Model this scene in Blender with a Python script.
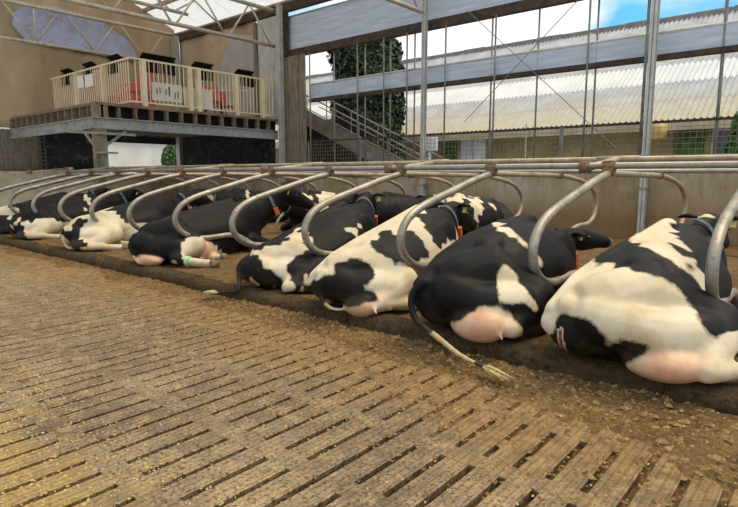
import bpy, math, random
import numpy as np
from mathutils import Vector, Matrix, noise
for o in list(bpy.data.objects): bpy.data.objects.remove(o)
S = bpy.context.scene
COL = S.collection
R = math.radians

# ------------------------------------------------------------ camera
cam_d = bpy.data.cameras.new('camera'); cam = bpy.data.objects.new('camera', cam_d); COL.objects.link(cam)
cam_d.sensor_fit = 'HORIZONTAL'; cam_d.sensor_width = 36; cam_d.lens = 560 / 738 * 36
cam_d.clip_end = 500
cam.location = (0, 0, 1.30)
PH = R(49.6); PT = math.atan(78.5 / 560)
fwd = Vector((-math.cos(PH) * math.cos(PT), math.sin(PH) * math.cos(PT), -math.sin(PT)))
cam.rotation_euler = fwd.to_track_quat('-Z', 'Y').to_euler()
S.camera = cam

# ------------------------------------------------------------ view, sky, light
S.view_settings.view_transform = 'Standard'
try: S.view_settings.look = 'None'
except Exception: pass
S.view_settings.gamma = 1; S.view_settings.use_curve_mapping = False
S.view_settings.exposure = 0.2

W = bpy.data.worlds.new('sky'); S.world = W; W.use_nodes = True
nt = W.node_tree; nt.nodes.clear()
def N(t, **k):
    n = nt.nodes.new(t)
    for a, v in k.items(): setattr(n, a, v)
    return n
out = N('ShaderNodeOutputWorld'); bg = N('ShaderNodeBackground'); bg.inputs[1].default_value = 0.9
tc = N('ShaderNodeTexCoord'); mp = N('ShaderNodeMapping'); mp.inputs['Scale'].default_value = (1.4, 1.4, 3.0); mp.inputs['Location'].default_value = (0.35, 0.2, -0.25)
nz = N('ShaderNodeTexNoise'); nz.inputs['Scale'].default_value = 1.6; nz.inputs['Detail'].default_value = 6; nz.inputs['Roughness'].default_value = .5
rp = N('ShaderNodeValToRGB'); rp.color_ramp.elements[0].position = .38; rp.color_ramp.elements[1].position = .50
rp.color_ramp.elements[0].color = (0.18, 0.62, 0.98, 1); rp.color_ramp.elements[1].color = (1.12, 1.12, 1.12, 1)
L = nt.links.new
L(tc.outputs['Generated'], mp.inputs[0]); L(mp.outputs[0], nz.inputs['Vector']); L(nz.outputs['Fac'], rp.inputs[0]); L(rp.outputs[0], bg.inputs[0]); L(bg.outputs[0], out.inputs[0])

sun_d = bpy.data.lights.new('sun', 'SUN'); sun = bpy.data.objects.new('sun', sun_d); COL.objects.link(sun)
sun_d.energy = 2.9; sun_d.angle = R(40); sun_d.color = (1.0, 0.80, 0.53)
sun.rotation_euler = Vector((-0.30, -0.30, -1)).to_track_quat('-Z', 'Y').to_euler()

# ------------------------------------------------------------ helpers
def tag(o, label=None, cat=None, group=None, kind=None):
    if label: o['label'] = label
    if cat: o['category'] = cat
    if group: o['group'] = group
    if kind: o['kind'] = kind
    return o
def empty(name, loc=(0, 0, 0), parent=None):
    o = bpy.data.objects.new(name, None); COL.objects.link(o); o.location = loc; o.empty_display_size = .1
    if parent: o.parent = parent
    return o
def place(me, name, parent=None, loc=(0, 0, 0), rz=0):
    o = bpy.data.objects.new(name, me); COL.objects.link(o); o.location = loc; o.rotation_euler = (0, 0, rz)
    if parent: o.parent = parent
    return o
def frames(pts):
    pts = [Vector(p) for p in pts]; T = []
    for i in range(len(pts)):
        a = pts[max(0, i - 1)]; b = pts[min(len(pts) - 1, i + 1)]; t = (b - a)
        T.append(t.normalized() if t.length > 1e-9 else Vector((0, 0, 1)))
    u = T[0].orthogonal().normalized() if abs(T[0].z) > .95 else T[0].cross(Vector((0, 0, 1))).normalized()
    out = []
    for i, t in enumerate(T):
        u = (u - t * u.dot(t)).normalized(); out.append((pts[i], u, t.cross(u).normalized(), t))
    return out
def spline(pts, n=6):
    P = [Vector(p) for p in pts]; o = []
    for i in range(len(P) - 1):
        p0 = P[max(0, i - 1)]; p1 = P[i]; p2 = P[i + 1]; p3 = P[min(len(P) - 1, i + 2)]
        for k in range(n):
            t = k / n
            o.append(.5 * ((2 * p1) + (-p0 + p2) * t + (2 * p0 - 5 * p1 + 4 * p2 - p3) * t * t + (-p0 + 3 * p1 - 3 * p2 + p3) * t ** 3))
    o.append(P[-1]); return o
class MB:
    def __init__(s): s.v = []; s.f = []
    def add(s, v, f):
        b = len(s.v); s.v += [tuple(p) for p in v]; s.f += [tuple(b + i for i in q) for q in f]; return s
    def box(s, x0, x1, y0, y1, z0, z1):
        return s.add([(x0, y0, z0), (x1, y0, z0), (x1, y1, z0), (x0, y1, z0), (x0, y0, z1), (x1, y0, z1), (x1, y1, z1), (x0, y1, z1)],
                     [(0, 3, 2, 1), (4, 5, 6, 7), (0, 1, 5, 4), (1, 2, 6, 5), (2, 3, 7, 6), (3, 0, 4, 7)])
    def beam(s, p0, p1, w, h, up=(0, 0, 1)):
        p0 = Vector(p0); p1 = Vector(p1); t = (p1 - p0).normalized(); up = Vector(up)
        u = t.cross(up)
        if u.length < 1e-4: u = t.orthogonal()
        u.normalize(); v = u.cross(t).normalized(); u = u * w / 2; v = v * h / 2
        return s.add([p0 - u - v, p0 + u - v, p0 + u + v, p0 - u + v, p1 - u - v, p1 + u - v, p1 + u + v, p1 - u + v],
                     [(0, 1, 2, 3), (7, 6, 5, 4), (4, 5, 1, 0), (5, 6, 2, 1), (6, 7, 3, 2), (7, 4, 0, 3)])
    def tube(s, pts, r, n=8, flat=1.0):
        fr = frames(pts); rr = r if isinstance(r, (list, tuple)) else [r] * len(fr); v = []; f = []
        for i, (p, a, b, t) in enumerate(fr):
            for k in range(n):
                th = 2 * math.pi * k / n; v.append(p + a * math.cos(th) * rr[i] + b * math.sin(th) * rr[i] * flat)
        for i in range(len(fr) - 1):
            for k in range(n):
                f.append((i * n + k, i * n + (k + 1) % n, (i + 1) * n + (k + 1) % n, (i + 1) * n + k))
        f.append(tuple(range(n - 1, -1, -1))); m = (len(fr) - 1) * n; f.append(tuple(range(m, m + n)))
        return s.add(v, f)
    def capsule(s, pts, rr, n=14):
        fr = [Vector(p) for p in pts]; rr = list(rr)
        a = (fr[0] - fr[1]).normalized(); b = (fr[-1] - fr[-2]).normalized()
        P = [fr[0] + a * rr[0] * .9, fr[0] + a * rr[0] * .6] + fr + [fr[-1] + b * rr[-1] * .6, fr[-1] + b * rr[-1] * .9]
        Q = [rr[0] * .35, rr[0] * .8] + rr + [rr[-1] * .8, rr[-1] * .35]
        return s.tube(P, Q, n)
    def ell(s, c, r, rot=None, n=16, m=10):
        c = Vector(c); v = [Vector((0, 0, -r[2]))]; f = []
        for i in range(1, m):
            ph = -math.pi / 2 + math.pi * i / m
            for k in range(n):
                th = 2 * math.pi * k / n; v.append(Vector((r[0] * math.cos(ph) * math.cos(th), r[1] * math.cos(ph) * math.sin(th), r[2] * math.sin(ph))))
        v.append(Vector((0, 0, r[2])))
        for k in range(n): f.append((0, 1 + (k + 1) % n, 1 + k))
        for i in range(m - 2):
            for k in range(n): f.append((1 + i * n + k, 1 + i * n + (k + 1) % n, 1 + (i + 1) * n + (k + 1) % n, 1 + (i + 1) * n + k))
        e = len(v) - 1; b = 1 + (m - 2) * n
        for k in range(n): f.append((b + k, b + (k + 1) % n, e))
        if rot is not None: v = [rot @ p for p in v]
        return s.add([p + c for p in v], f)
    def rings(s, rs):
        n = len(rs[0]); v = [p for r in rs for p in r]; f = []
        for i in range(len(rs) - 1):
            for k in range(n): f.append((i * n + k, i * n + (k + 1) % n, (i + 1) * n + (k + 1) % n, (i + 1) * n + k))
        f.append(tuple(range(n - 1, -1, -1))); m = (len(rs) - 1) * n; f.append(tuple(range(m, m + n)))
        return s.add(v, f)
    def prism(s, poly, d):
        """polygon (list of 3D points) extruded by vector d"""
        n = len(poly); P = [Vector(p) for p in poly]; d = Vector(d)
        return s.add(P + [p + d for p in P], [tuple(range(n - 1, -1, -1)), tuple(range(n, 2 * n))] + [(k, (k + 1) % n, n + (k + 1) % n, n + k) for k in range(n)])
    def mesh(s, name, mat=None, smooth=False):
        me = bpy.data.meshes.new(name); me.from_pydata([tuple(p) for p in s.v], [], s.f); me.update()
        if mat: me.materials.append(mat)
        if smooth: me.polygons.foreach_set('use_smooth', [True] * len(me.polygons))
        return me
    def build(s, name, mat=None, parent=None, smooth=False, bevel=0):
        o = place(s.mesh(name, mat, smooth), name, parent)
        if bevel:
            m = o.modifiers.new('bevel', 'BEVEL'); m.width = bevel; m.segments = 2; m.limit_method = 'ANGLE'
        return o

# ------------------------------------------------------------ materials
class NT:
    def __init__(s, name):
        s.m = bpy.data.materials.new(name); s.m.use_nodes = True; s.t = s.m.node_tree; s.b = s.t.nodes['Principled BSDF']
    def n(s, t, **k):
        x = s.t.nodes.new(t)
        for a, v in k.items(): setattr(x, a, v)
        return x
    def l(s, a, b): s.t.links.new(a, b)
    def pos(s, scale=(1, 1, 1)):
        g = s.n('ShaderNodeNewGeometry'); m = s.n('ShaderNodeMapping'); m.inputs['Scale'].default_value = scale; s.l(g.outputs['Position'], m.inputs[0]); return m.outputs[0]
    def noise(s, vec, scale, detail=4, rough=.55):
        x = s.n('ShaderNodeTexNoise'); x.inputs['Scale'].default_value = scale; x.inputs['Detail'].default_value = detail; x.inputs['Roughness'].default_value = rough
        s.l(vec, x.inputs['Vector']); return x.outputs['Fac']
    def ramp(s, fac, stops):
        x = s.n('ShaderNodeValToRGB'); e = x.color_ramp.elements
        while len(e) < len(stops): e.new(.5)
        for i, (p, c) in enumerate(stops):
            e[i].position = p; e[i].color = (c, c, c, 1) if not isinstance(c, (tuple, list)) else (*c, 1)
        s.l(fac, x.inputs[0]); return x.outputs[0]
    def mix(s, fac, a, b, mode='MIX'):
        x = s.n('ShaderNodeMixRGB'); x.blend_type = mode
        for i, q in ((0, fac), (1, a), (2, b)):
            if isinstance(q, (int, float)): x.inputs[i].default_value = q if i == 0 else (q, q, q, 1)
            elif isinstance(q, (tuple, list)): x.inputs[i].default_value = (*q, 1)
            else: s.l(q, x.inputs[i])
        return x.outputs[0]
    def math(s, op, a, b=0.0):
        x = s.n('ShaderNodeMath'); x.operation = op
        for i, q in ((0, a), (1, b)):
            if isinstance(q, (int, float)): x.inputs[i].default_value = q
            else: s.l(q, x.inputs[i])
        return x.outputs[0]
    def bump(s, h, strength=.3, dist=.02):
        x = s.n('ShaderNodeBump'); x.inputs['Strength'].default_value = strength; x.inputs['Distance'].default_value = dist
        s.l(h, x.inputs['Height']); s.l(x.outputs[0], s.b.inputs['Normal'])
    def col(s, c): s.l(c, s.b.inputs['Base Color'])
    def set(s, rough=.7, metal=0, spec=.4):
        s.b.inputs['Roughness'].default_value = rough; s.b.inputs['Metallic'].default_value = metal; s.b.inputs['Specular IOR Level'].default_value = spec
def pmat(name, c1, c2=None, c3=None, scale=4, stretch=(1, 1, 1), rough=.75, metal=0, bump=.25, bscale=60, bdist=.01, spec=.35, p=(.35, .65)):
    t = NT(name); c2 = c2 or tuple(min(1, x * 1.25) for x in c1)
    v = t.pos(stretch); f = t.noise(v, scale, 6)
    c = t.ramp(f, [(p[0], c1), (p[1], c2)])
    if c3:
        g = t.noise(v, scale * 3.7, 5); c = t.mix(t.ramp(g, [(.56, 0.0), (.68, 1.0)]), c, c3)
    t.col(c); t.set(rough, metal, spec)
    if bump: t.bump(t.noise(t.pos(), bscale, 3), bump, bdist)
    return t.m
M = {}
M['galv'] = pmat('galvanised_steel', (.25, .22, .18), (.40, .36, .30), (.24, .16, .09), scale=7, rough=.5, metal=.55, bump=.1)
M['rail'] = pmat('worn_pipe', (.30, .24, .16), (.42, .35, .25), (.26, .17, .09), scale=6, rough=.55, metal=.35, bump=.15)
M['railgrey'] = pmat('grey_pipe', (.26, .24, .21), (.36, .33, .28), (.28, .20, .12), scale=5, rough=.5, metal=.4, bump=.12)
M['cream_steel'] = pmat('cream_painted_tube', (.46, .39, .28), (.60, .53, .41), (.36, .27, .17), scale=3, rough=.6, bump=.05)
M['clamp'] = pmat('rusty_clamp', (.16, .09, .05), (.30, .20, .12), scale=30, rough=.75, metal=.3)
M['steelpost'] = pmat('post_steel', (.42, .41, .37), (.55, .53, .48), (.34, .28, .2), scale=3, rough=.6, metal=.2, bump=.1)
M['guide'] = pmat('guide_pole_steel', (.16, .15, .14), (.25, .24, .22), scale=4, rough=.6, metal=.2, bump=.1)
M['band'] = pmat('grey_curtain_roll', (.40, .43, .485), (.54, .57, .63), scale=2, stretch=(.6, 1, 6), rough=.7, bump=.3, bscale=25)
M['rust'] = pmat('dark_rusty_flange', (.035, .022, .014), (.08, .05, .032), scale=6, rough=.8, bump=.2)
M['concrete_wall'] = None
M['timber'] = pmat('weathered_timber', (.15, .11, .072), (.29, .225, .155), (.09, .06, .04), scale=3, stretch=(6, 6, .7), rough=.85)
M['brown_sheet'] = pmat('brown_windbreak_fabric', (.35, .245, .14), (.48, .35, .215), (.31, .22, .13), scale=.8, stretch=(1, 1, .35), rough=.9, bump=.3, bscale=14, bdist=.03)
M['grey_sheet'] = pmat('grey_lilac_fabric', (.36, .31, .27), (.45, .40, .37), scale=1.2, rough=.9, bump=.2, bscale=12, bdist=.02)
M['white_board'] = pmat('pale_board', (.42, .39, .33), (.58, .55, .48), (.30, .26, .20), scale=2, stretch=(3, 3, .6), rough=.8)
M['cream_paint'] = pmat('cream_paint', (.66, .52, .31), (.80, .66, .44), scale=3, rough=.6, bump=.05)
M['beam_grey'] = pmat('grey_painted_beam', (.26, .25, .23), (.36, .35, .32), (.18, .15, .11), scale=2.5, rough=.7, bump=.1)
M['darksheet'] = pmat('dark_sheet', (.012, .010, .009), (.03, .026, .024), (.07, .07, .08), scale=1.5, rough=.95)
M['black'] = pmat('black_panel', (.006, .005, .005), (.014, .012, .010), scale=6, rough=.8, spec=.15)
M['red'] = pmat('red_cloth', (.46, .09, .09), (.62, .17, .16), scale=9, rough=.85)
M['redwhite'] = pmat('red_white_cloth', (.48, .07, .08), (.60, .16, .15), (.85, .72, .66), scale=4, rough=.9)
M['paper'] = pmat('white_print', (.74, .70, .60), (.82, .79, .70), scale=5, rough=.7, bump=0)
M['white_wall'] = pmat('white_render', (.70, .71, .72), (.86, .87, .88), scale=1.2, rough=.9)
M['plank'] = pmat('deck_plank', (.17, .11, .06), (.27, .18, .10), scale=3, stretch=(5, .7, 1), rough=.85)
M['joist'] = pmat('brown_joist', (.15, .105, .066), (.25, .18, .115), scale=4, rough=.85)
M['wire'] = pmat('mesh_wire', (.14, .12, .09), (.24, .21, .16), scale=6, rough=.6, metal=.3, bump=0)
M['barnwall'] = pmat('ochre_wall', (.26, .205, .10), (.40, .325, .175), (.20, .18, .10), scale=1.2, rough=.9)
M['glass'] = pmat('pale_window', (.50, .60, .72), (.72, .78, .84), scale=2, rough=.2, bump=0)
M['leaf'] = pmat('ivy_leaf', (.004, .011, .003), (.012, .032, .007), (.08, .17, .03), scale=3, rough=.55, bump=0)
M['leaf2'] = pmat('shrub_leaf', (.02, .06, .012), (.07, .15, .03), scale=5, rough=.6, bump=0)
M['bark'] = pmat('bark', (.05, .035, .02), (.10, .07, .045), scale=8, rough=.9)
M['dirtground'] = pmat('yard_ground', (.25, .22, .18), (.36, .33, .28), scale=1, rough=.95)
M['strap'] = pmat('blue_grey_strap', (.055, .075, .085), (.12, .15, .165), scale=20, rough=.7)
M['orange'] = pmat('orange_plastic', (.72, .11, .02), (.85, .17, .035), scale=30, rough=.45, bump=0)
M['yellow'] = pmat('yellow_plastic', (.72, .62, .10), (.80, .72, .20), scale=20, rough=.5, bump=0)
M['green'] = pmat('green_band', (.25, .60, .22), (.35, .70, .3), scale=20, rough=.5, bump=0)
M['hoof'] = pmat('hoof_horn', (.10, .075, .05), (.24, .18, .11), scale=14, rough=.6)
M['eye'] = pmat('eye', (.006, .005, .005), (.012, .01, .01), rough=.08, bump=0, spec=.6)
M['switch'] = pmat('tail_hair', (.34, .25, .10), (.55, .44, .22), scale=40, rough=.85)
M['bluecrate'] = pmat('pale_blue_paint', (.45, .55, .72), (.70, .75, .82), scale=3, rough=.6)
M['drum'] = pmat('amber_shade', (.45, .31, .10), (.58, .42, .17), scale=4, rough=.4)

def concrete_wall():
    t = NT('stained_concrete'); v = t.pos(); n1 = t.noise(v, 1.1, 7, .6); n2 = t.noise(t.pos((2.5, 2.5, .5)), 3, 6, .6)
    c = t.ramp(n1, [(.3, (.30, .22, .13)), (.5, (.42, .34, .235)), (.7, (.50, .44, .34))])
    c = t.mix(t.ramp(n2, [(.42, 0.0), (.7, .75)]), c, (.26, .165, .085))
    # caked mud splashed up the foot of the wall, ragged edge
    g = t.n('ShaderNodeSeparateXYZ'); t.l(v, g.inputs[0])
    h = t.math('ADD', g.outputs['Z'], t.math('MULTIPLY', t.math('SUBTRACT', n2, .5), 1.1))
    c = t.mix(t.ramp(h, [(.35, .85), (.95, 0.0)]), c, (.24, .135, .055))
    t.col(c); t.set(.9, 0, .25); t.bump(t.noise(t.pos(), 22, 6, .65), .4, .02); return t.m
M['concrete_wall'] = concrete_wall()

def slat_mat():
    t = NT('slatted_concrete'); v = t.pos(); n1 = t.noise(v, 1.3, 6, .6); n2 = t.noise(v, 9, 5, .6); n3 = t.noise(v, 55, 3, .6)
    c = t.ramp(n1, [(.32, (.12, .083, .049)), (.5, (.20, .142, .083)), (.68, (.32, .232, .13))])
    c = t.mix(t.ramp(n2, [(.45, 0.0), (.7, .7)]), c, (.42, .30, .155))
    c = t.mix(t.ramp(n3, [(.50, 0.0), (.64, .85)]), c, (.055, .033, .014))
    # trodden feed crumbs on the strip nearest the feed alley
    g = t.n('ShaderNodeSeparateXYZ'); t.l(v, g.inputs[0])
    e = t.math('ADD', g.outputs['Y'], t.math('MULTIPLY', t.math('SUBTRACT', t.noise(v, 3.5, 4), .5), .9))
    c = t.mix(t.ramp(e, [(.82, .75), (1.08, 0.0)]), c, t.ramp(n3, [(.35, (.17, .10, .035)), (.6, (.44, .30, .10))]))
    k_ = t.math('SUBTRACT', 2.55, t.math('MULTIPLY', t.math('MINIMUM', t.math('MAXIMUM', t.math('ADD', g.outputs['X'], 6.0), 0.0), 6.0), .09))
    e2 = t.math('SUBTRACT', t.math('ADD', g.outputs['Y'], t.math('MULTIPLY', t.math('SUBTRACT', n1, .5), 2.2)), k_)
    c = t.mix(t.ramp(e2, [(.0, 0.0), (.45, .85)]), c, t.ramp(n2, [(.35, (.14, .08, .029)), (.65, (.30, .18, .070))]))
    t.col(c); t.set(.8, 0, .35)
    w = t.n('ShaderNodeTexWave'); w.wave_type = 'BANDS'; w.bands_direction = 'X'; w.inputs['Scale'].default_value = 1 / .1525 * 4 / 3.183; w.inputs['Distortion'].default_value = .15
    t.l(v, w.inputs['Vector'])
    h = t.math('ADD', t.math('MULTIPLY', w.outputs['Fac'], .8), t.math('ADD', t.math('MULTIPLY', n3, .8), t.math('MULTIPLY', n2, 1.0)))
    t.bump(h, .8, .018); return t.m
M['slat'] = slat_mat()
def litter_mat(name, a, b, c3):
    t = NT(name); v = t.pos(); n1 = t.noise(v, 2.2, 6, .6); n2 = t.noise(v, 38, 5, .7); n3 = t.noise(v, 90, 3, .7)
    c = t.ramp(n1, [(.35, a), (.65, b)]); c = t.mix(t.ramp(n2, [(.45, 0.0), (.7, .7)]), c, c3)
    c = t.mix(t.ramp(t.noise(v, 17, 5, .65), [(.50, 0.0), (.66, .8)]), c, tuple(x * .45 for x in a))
    c = t.mix(t.ramp(n3, [(.55, 0.0), (.72, .7)]), c, tuple(x * .3 for x in a))
    t.col(c); t.set(.92, 0, .2); t.bump(t.math('ADD', n2, t.math('MULTIPLY', n3, .5)), 1.0, .05); return t.m
M['litter'] = litter_mat('trodden_dung_and_sawdust', (.16, .090, .033), (.29, .175, .068), (.43, .275, .115))
M['bed'] = litter_mat('sawdust_bedding', (.17, .098, .037), (.30, .185, .074), (.42, .275, .118))
M['kerb'] = litter_mat('dirty_kerb_concrete', (.065, .04, .018), (.12, .076, .034), (.19, .125, .058))
M['pit'] = pmat('slurry_pit', (.006, .004, .003), (.014, .010, .006), scale=3, rough=.8)

def cow_mat():
    t = NT('holstein_coat'); v = t.n('ShaderNodeTexCoord').outputs['Object']
    a = t.n('ShaderNodeAttribute'); a.attribute_name = 'coat'; k = t.n('ShaderNodeAttribute'); k.attribute_name = 'skin'
    nA = t.noise(v, 9, 4, .6); nB = t.noise(v, 45, 3, .6)
    f = t.math('ADD', a.outputs['Fac'], t.math('ADD', t.math('MULTIPLY', t.math('SUBTRACT', nA, .5), .07), t.math('MULTIPLY', t.math('SUBTRACT', nB, .5), .035)))
    m = t.ramp(t.math('ADD', t.math('MULTIPLY', f, 14.0), .5), [(.3, 0.0), (.7, 1.0)])
    nC = t.noise(v, 3.2, 5, .6)
    white = t.ramp(nC, [(.32, (.50, .40, .25)), (.55, (.62, .53, .375)), (.72, (.68, .60, .46))])
    g = t.n('ShaderNodeSeparateXYZ'); t.l(v, g.inputs[0])
    dz = t.math('ADD', g.outputs['Z'], t.math('MULTIPLY', t.math('SUBTRACT', nC, .5), .9))
    white = t.mix(t.ramp(dz, [(.0, .75), (.28, 0.0)]), white, (.40, .28, .13))
    black = t.ramp(nC, [(.35, (.005, .0045, .0045)), (.7, (.012, .010, .009))])
    black = t.mix(t.ramp(t.math('ADD', dz, t.math('MULTIPLY', nB, .15)), [(.05, .55), (.22, 0.0)]), black, (.10, .065, .03))
    c = t.mix(m, white, black)
    kk = t.n('ShaderNodeClamp'); t.l(k.outputs['Fac'], kk.inputs[0]); k2 = t.n('ShaderNodeClamp'); t.l(t.math('SUBTRACT', k.outputs['Fac'], 1.0), k2.inputs[0])
    c = t.mix(kk.outputs[0], c, t.ramp(nC, [(.36, (.58, .27, .17)), (.52, (.64, .42, .28)), (.64, (.66, .53, .37))]))
    c = t.mix(k2.outputs[0], c, t.ramp(nB, [(.4, (.10, .03, .02)), (.6, (.26, .09, .06))]))
    t.col(c); t.set(.55, 0, .16)
    t.bump(t.math('ADD', t.math('MULTIPLY', nB, .5), t.noise(v, 160, 2, .7)), .22, .006); return t.m
M['cow'] = cow_mat()

# ------------------------------------------------------------ floor: slotted concrete slats over the slurry pit
rnd = random.Random(7)
FX0, FX1 = -22.0, 3.0
fl = MB().box(FX0, FX1, -2.2, 3.5, -.62, -.5).build('floor', M['pit']); tag(fl, kind='structure', label='brown slotted concrete floor of the walking alley', cat='floor')
PIT = .1525; SLOT = .034; SX = -1.642
slots = [(1.665 + .555 * k, 2.107 + .555 * k) for k in range(-6, 4)]
def slat_mesh(webs):
    m = MB(); w = PIT - SLOT; y0, y1 = -2.0, 3.46; c = .006
    def sec(y): return [(-w / 2, y, -c), (-w / 2 + c, y, 0), (w / 2 - c, y, 0), (w / 2, y, -c), (w / 2 - .02, y, -.16), (-w / 2 + .02, y, -.16)]
    m.rings([[Vector(p) for p in sec(y0)], [Vector(p) for p in sec(y1)]])
    if webs:
        e = [y0] + [q for s in slots for q in s] + [y1]
        for i in range(0, len(e), 2):
            a, b = max(e[i], y0), min(e[i + 1], y1)
            if b > a: m.box(w / 2 - .012, w / 2 + SLOT + .012, a, b, -.12, -.0005)
    return m.mesh('slat', M['slat'])
sm = [slat_mesh(True), slat_mesh(False)]
k0 = int((FX0 - SX) / PIT); k1 = int((FX1 - SX) / PIT)
for k in range(k0, k1):
    x = SX + (k + .5) * PIT            # slat between slot lines k and k+1
    o = place(sm[1 if (k + 1) % 7 == 0 else 0], 'slat', fl, (x, 0, rnd.uniform(-.002, .002))); o.rotation_euler = (0, R(rnd.uniform(-.25, .25)), 0)

# ------------------------------------------------------------ far alley floor, yard
yard = MB().box(-70, 40, 12.9, 70, -.5, -.1).build('floor_yard', M['dirtground']); tag(yard, 'pale yard ground outside the barn', 'ground', kind='structure')
yard2 = MB().box(-70, -20.9, -20, 12.9, -.5, -.1).build('floor_end_yard', M['dirtground']); tag(yard2, 'pale ground beyond the barn end', 'ground', kind='structure')
fa = MB().box(-20.4, 3, 9.62, 12.35, -.2, 0).build('floor_far_alley', M['litter']); tag(fa, 'dung covered alley behind the far cubicles', 'floor', kind='structure')

# ------------------------------------------------------------ bedding and kerb
def heightfield(name, x0, x1, y0, y1, step, fz, mat):
    nx = int((x1 - x0) / step) + 1; ny = int((y1 - y0) / step) + 1; v = []; f = []
    for j in range(ny):
        y = y0 + (y1 - y0) * j / (ny - 1)
        for i in range(nx):
            x = x0 + (x1 - x0) * i / (nx - 1); v.append((x, y, fz(x, y)))
    for j in range(ny - 1):
        for i in range(nx - 1): a = j * nx + i; f.append((a, a + 1, a + nx + 1, a + nx))
    m = MB(); m.v = v; m.f = f; return m.build(name, mat, smooth=True)
def bedz(x, y):
    m = min(1, max(0, (y - 3.55) / 1.2)) * min(1, max(0, (9.5 - y) / 1.2))
    return .135 + .05 * m + .030 * noise.noise((x * 1.7, y * 1.7, 3)) + .014 * noise.noise((x * 7, y * 7, 9)) + .006 * noise.noise((x * 22, y * 22, 1))
bed = heightfield('floor_bedding', -15.4, 3.0, 3.5, 9.5, .05, bedz, M['bed']); tag(bed, 'brown sawdust bedding of the cubicles', 'floor', kind='structure')
bb = MB().box(-15.4, 3.0, 3.6, 9.4, -.3, .08).build('floor_bed_base', M['kerb']); tag(bb, 'concrete base under the bedding', 'floor', kind='structure')
def kerb(name, y0, y1, label):
    root = empty(name, (-8, (y0 + y1) / 2, 0)); tag(root, label, 'kerb', kind='structure')
    x = -15.4; i = 0
    while x < 2.9:
        x2 = min(3.0, x + 2.45); rs = []; n = 26; dy = rnd.uniform(-.02, .02)
        for q in range(n + 1):
            X = x + .003 + (x2 - x - .006) * q / n; ring = []
            for (yy, zz) in ((y0, -.02), (y0 - .01, .06), (y0 + .012, .118), (y0 + .06, .146), ((y0 + y1) / 2, .152), (y1 - .06, .148), (y1, .12), (y1, -.02)):
                d = .016 * noise.noise((X * 3, yy * 9, zz * 9 + 5)) + .008 * noise.noise((X * 13, yy * 15, zz * 15))
                ring.append(Vector((X, yy + dy + d, zz + d)))
            rs.append(ring)
        o = MB().rings(rs).build('kerb_block', M['kerb'], None, True)
        o.parent = root; o.matrix_parent_inverse = Matrix.Translation(-root.location); x = x2; i += 1
kerb('kerb', 3.42, 3.66, 'low dung caked concrete kerb along the front of the cubicles')
kerb('kerb', 9.36, 9.6, 'concrete kerb behind the far cubicles')
def litz(x, y):
    n = noise.noise((x * 1.1, y * 1.6, 4)); n2 = noise.noise((x * 5, y * 5, 8)); n3 = noise.noise((x * 16, y * 16, 2))
    near = 1 / (1 + math.exp(-(x + 3.5) * .9))
    edge = 3.08 - .42 * near + .30 * n + .12 * n2
    t = (y - edge) / .4
    film = max(0, noise.noise((x * .9 + 7, y * 1.3, 1)) + .35 * n2 - .12)
    b = -.05 + .058 * min(1, max(max(0, t + .35), film * 1.6)) + (.03 + .06 * near) * max(0, (y - 3.05) / .4) ** 1.5 * (.8 + .6 * n)
    g = min(1, max(.25, t + .6))
    return b + (.012 * n2 + .016 * n3 + .011 * noise.noise((x * 34, y * 34, 6))) * g
lit = heightfield('dung_litter', -9.0, 1.6, .1, 3.46, .022, litz, M['litter']); tag(lit, 'crumbly brown dung and sawdust trodden over the slats below the kerb', 'litter', kind='stuff')
lit2 = heightfield('dung_litter', -15.4, -9.0, .8, 3.46, .06, litz, M['litter']); tag(lit2, 'thin dung film on the far slats below the kerb', 'litter', kind='stuff')

# loose crumbs
def crumbs(name, n, xr, yr, zf, size, mat, label, seed, pw=1.0):
    r = random.Random(seed); m = MB()
    for _ in range(n):
        x = xr[0] + (xr[1] - xr[0]) * r.random(); y = yr[1] - (yr[1] - yr[0]) * r.random() ** pw
        s = size * r.uniform(.4, 1.3) ; z = zf(x, y); a = r.uniform(0, 6.3); c, d = math.cos(a) * s, math.sin(a) * s; h = s * r.uniform(.2, .7)
        m.add([(x + c, y + d, z - .002), (x - d * .6, y + c * .6, z - .002), (x - c, y - d, z - .002), (x + d * .6, y - c * .6, z - .002), (x + c * .2, y + d * .2, z + h)],
              [(0, 1, 4), (1, 2, 4), (2, 3, 4), (3, 0, 4), (3, 2, 1, 0)])
    return tag(m.build(name, mat), label, 'crumbs', kind='stuff')
M['chip'] = pmat('pale_straw_chip', (.42, .29, .11), (.60, .45, .20), scale=30, rough=.9, bump=0)
M['clod'] = pmat('dung_clod', (.13, .075, .028), (.32, .20, .08), scale=30, rough=.9)
crumbs('feed_crumbs', 9000, (-7, 0.4), (0.1, 1.3), lambda x, y: .001, .008, M['chip'], 'yellow feed crumbs strewn on the slats nearest the feed alley', 3, .8)
crumbs('straw_chips', 2600, (-9, 0.8), (1.2, 3.4), lambda x, y: max(.001, litz(x, y) + .002), .008, M['chip'], 'pale straw chips scattered over the slats', 4)
crumbs('dung_clods', 7000, (-7, 1.4), (1.9, 3.44), lambda x, y: max(.001, litz(x, y)), 0.016, M['clod'], 'dark dung clods scattered below the kerb', 5, 1.8)
crumbs('dung_lumps', 900, (-5, 1.2), (2.3, 3.46), lambda x, y: max(.001, litz(x, y)), .034, M['clod'], 'larger dung lumps and bedding clots below the kerb', 15, 1.5)
crumbs('bedding_crumbs', 3500, (-12, 1.0), (3.5, 9.3), lambda x, y: bedz(x, y), .014, M['clod'], 'dark crumbs in the sawdust bedding', 6, .6)

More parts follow.
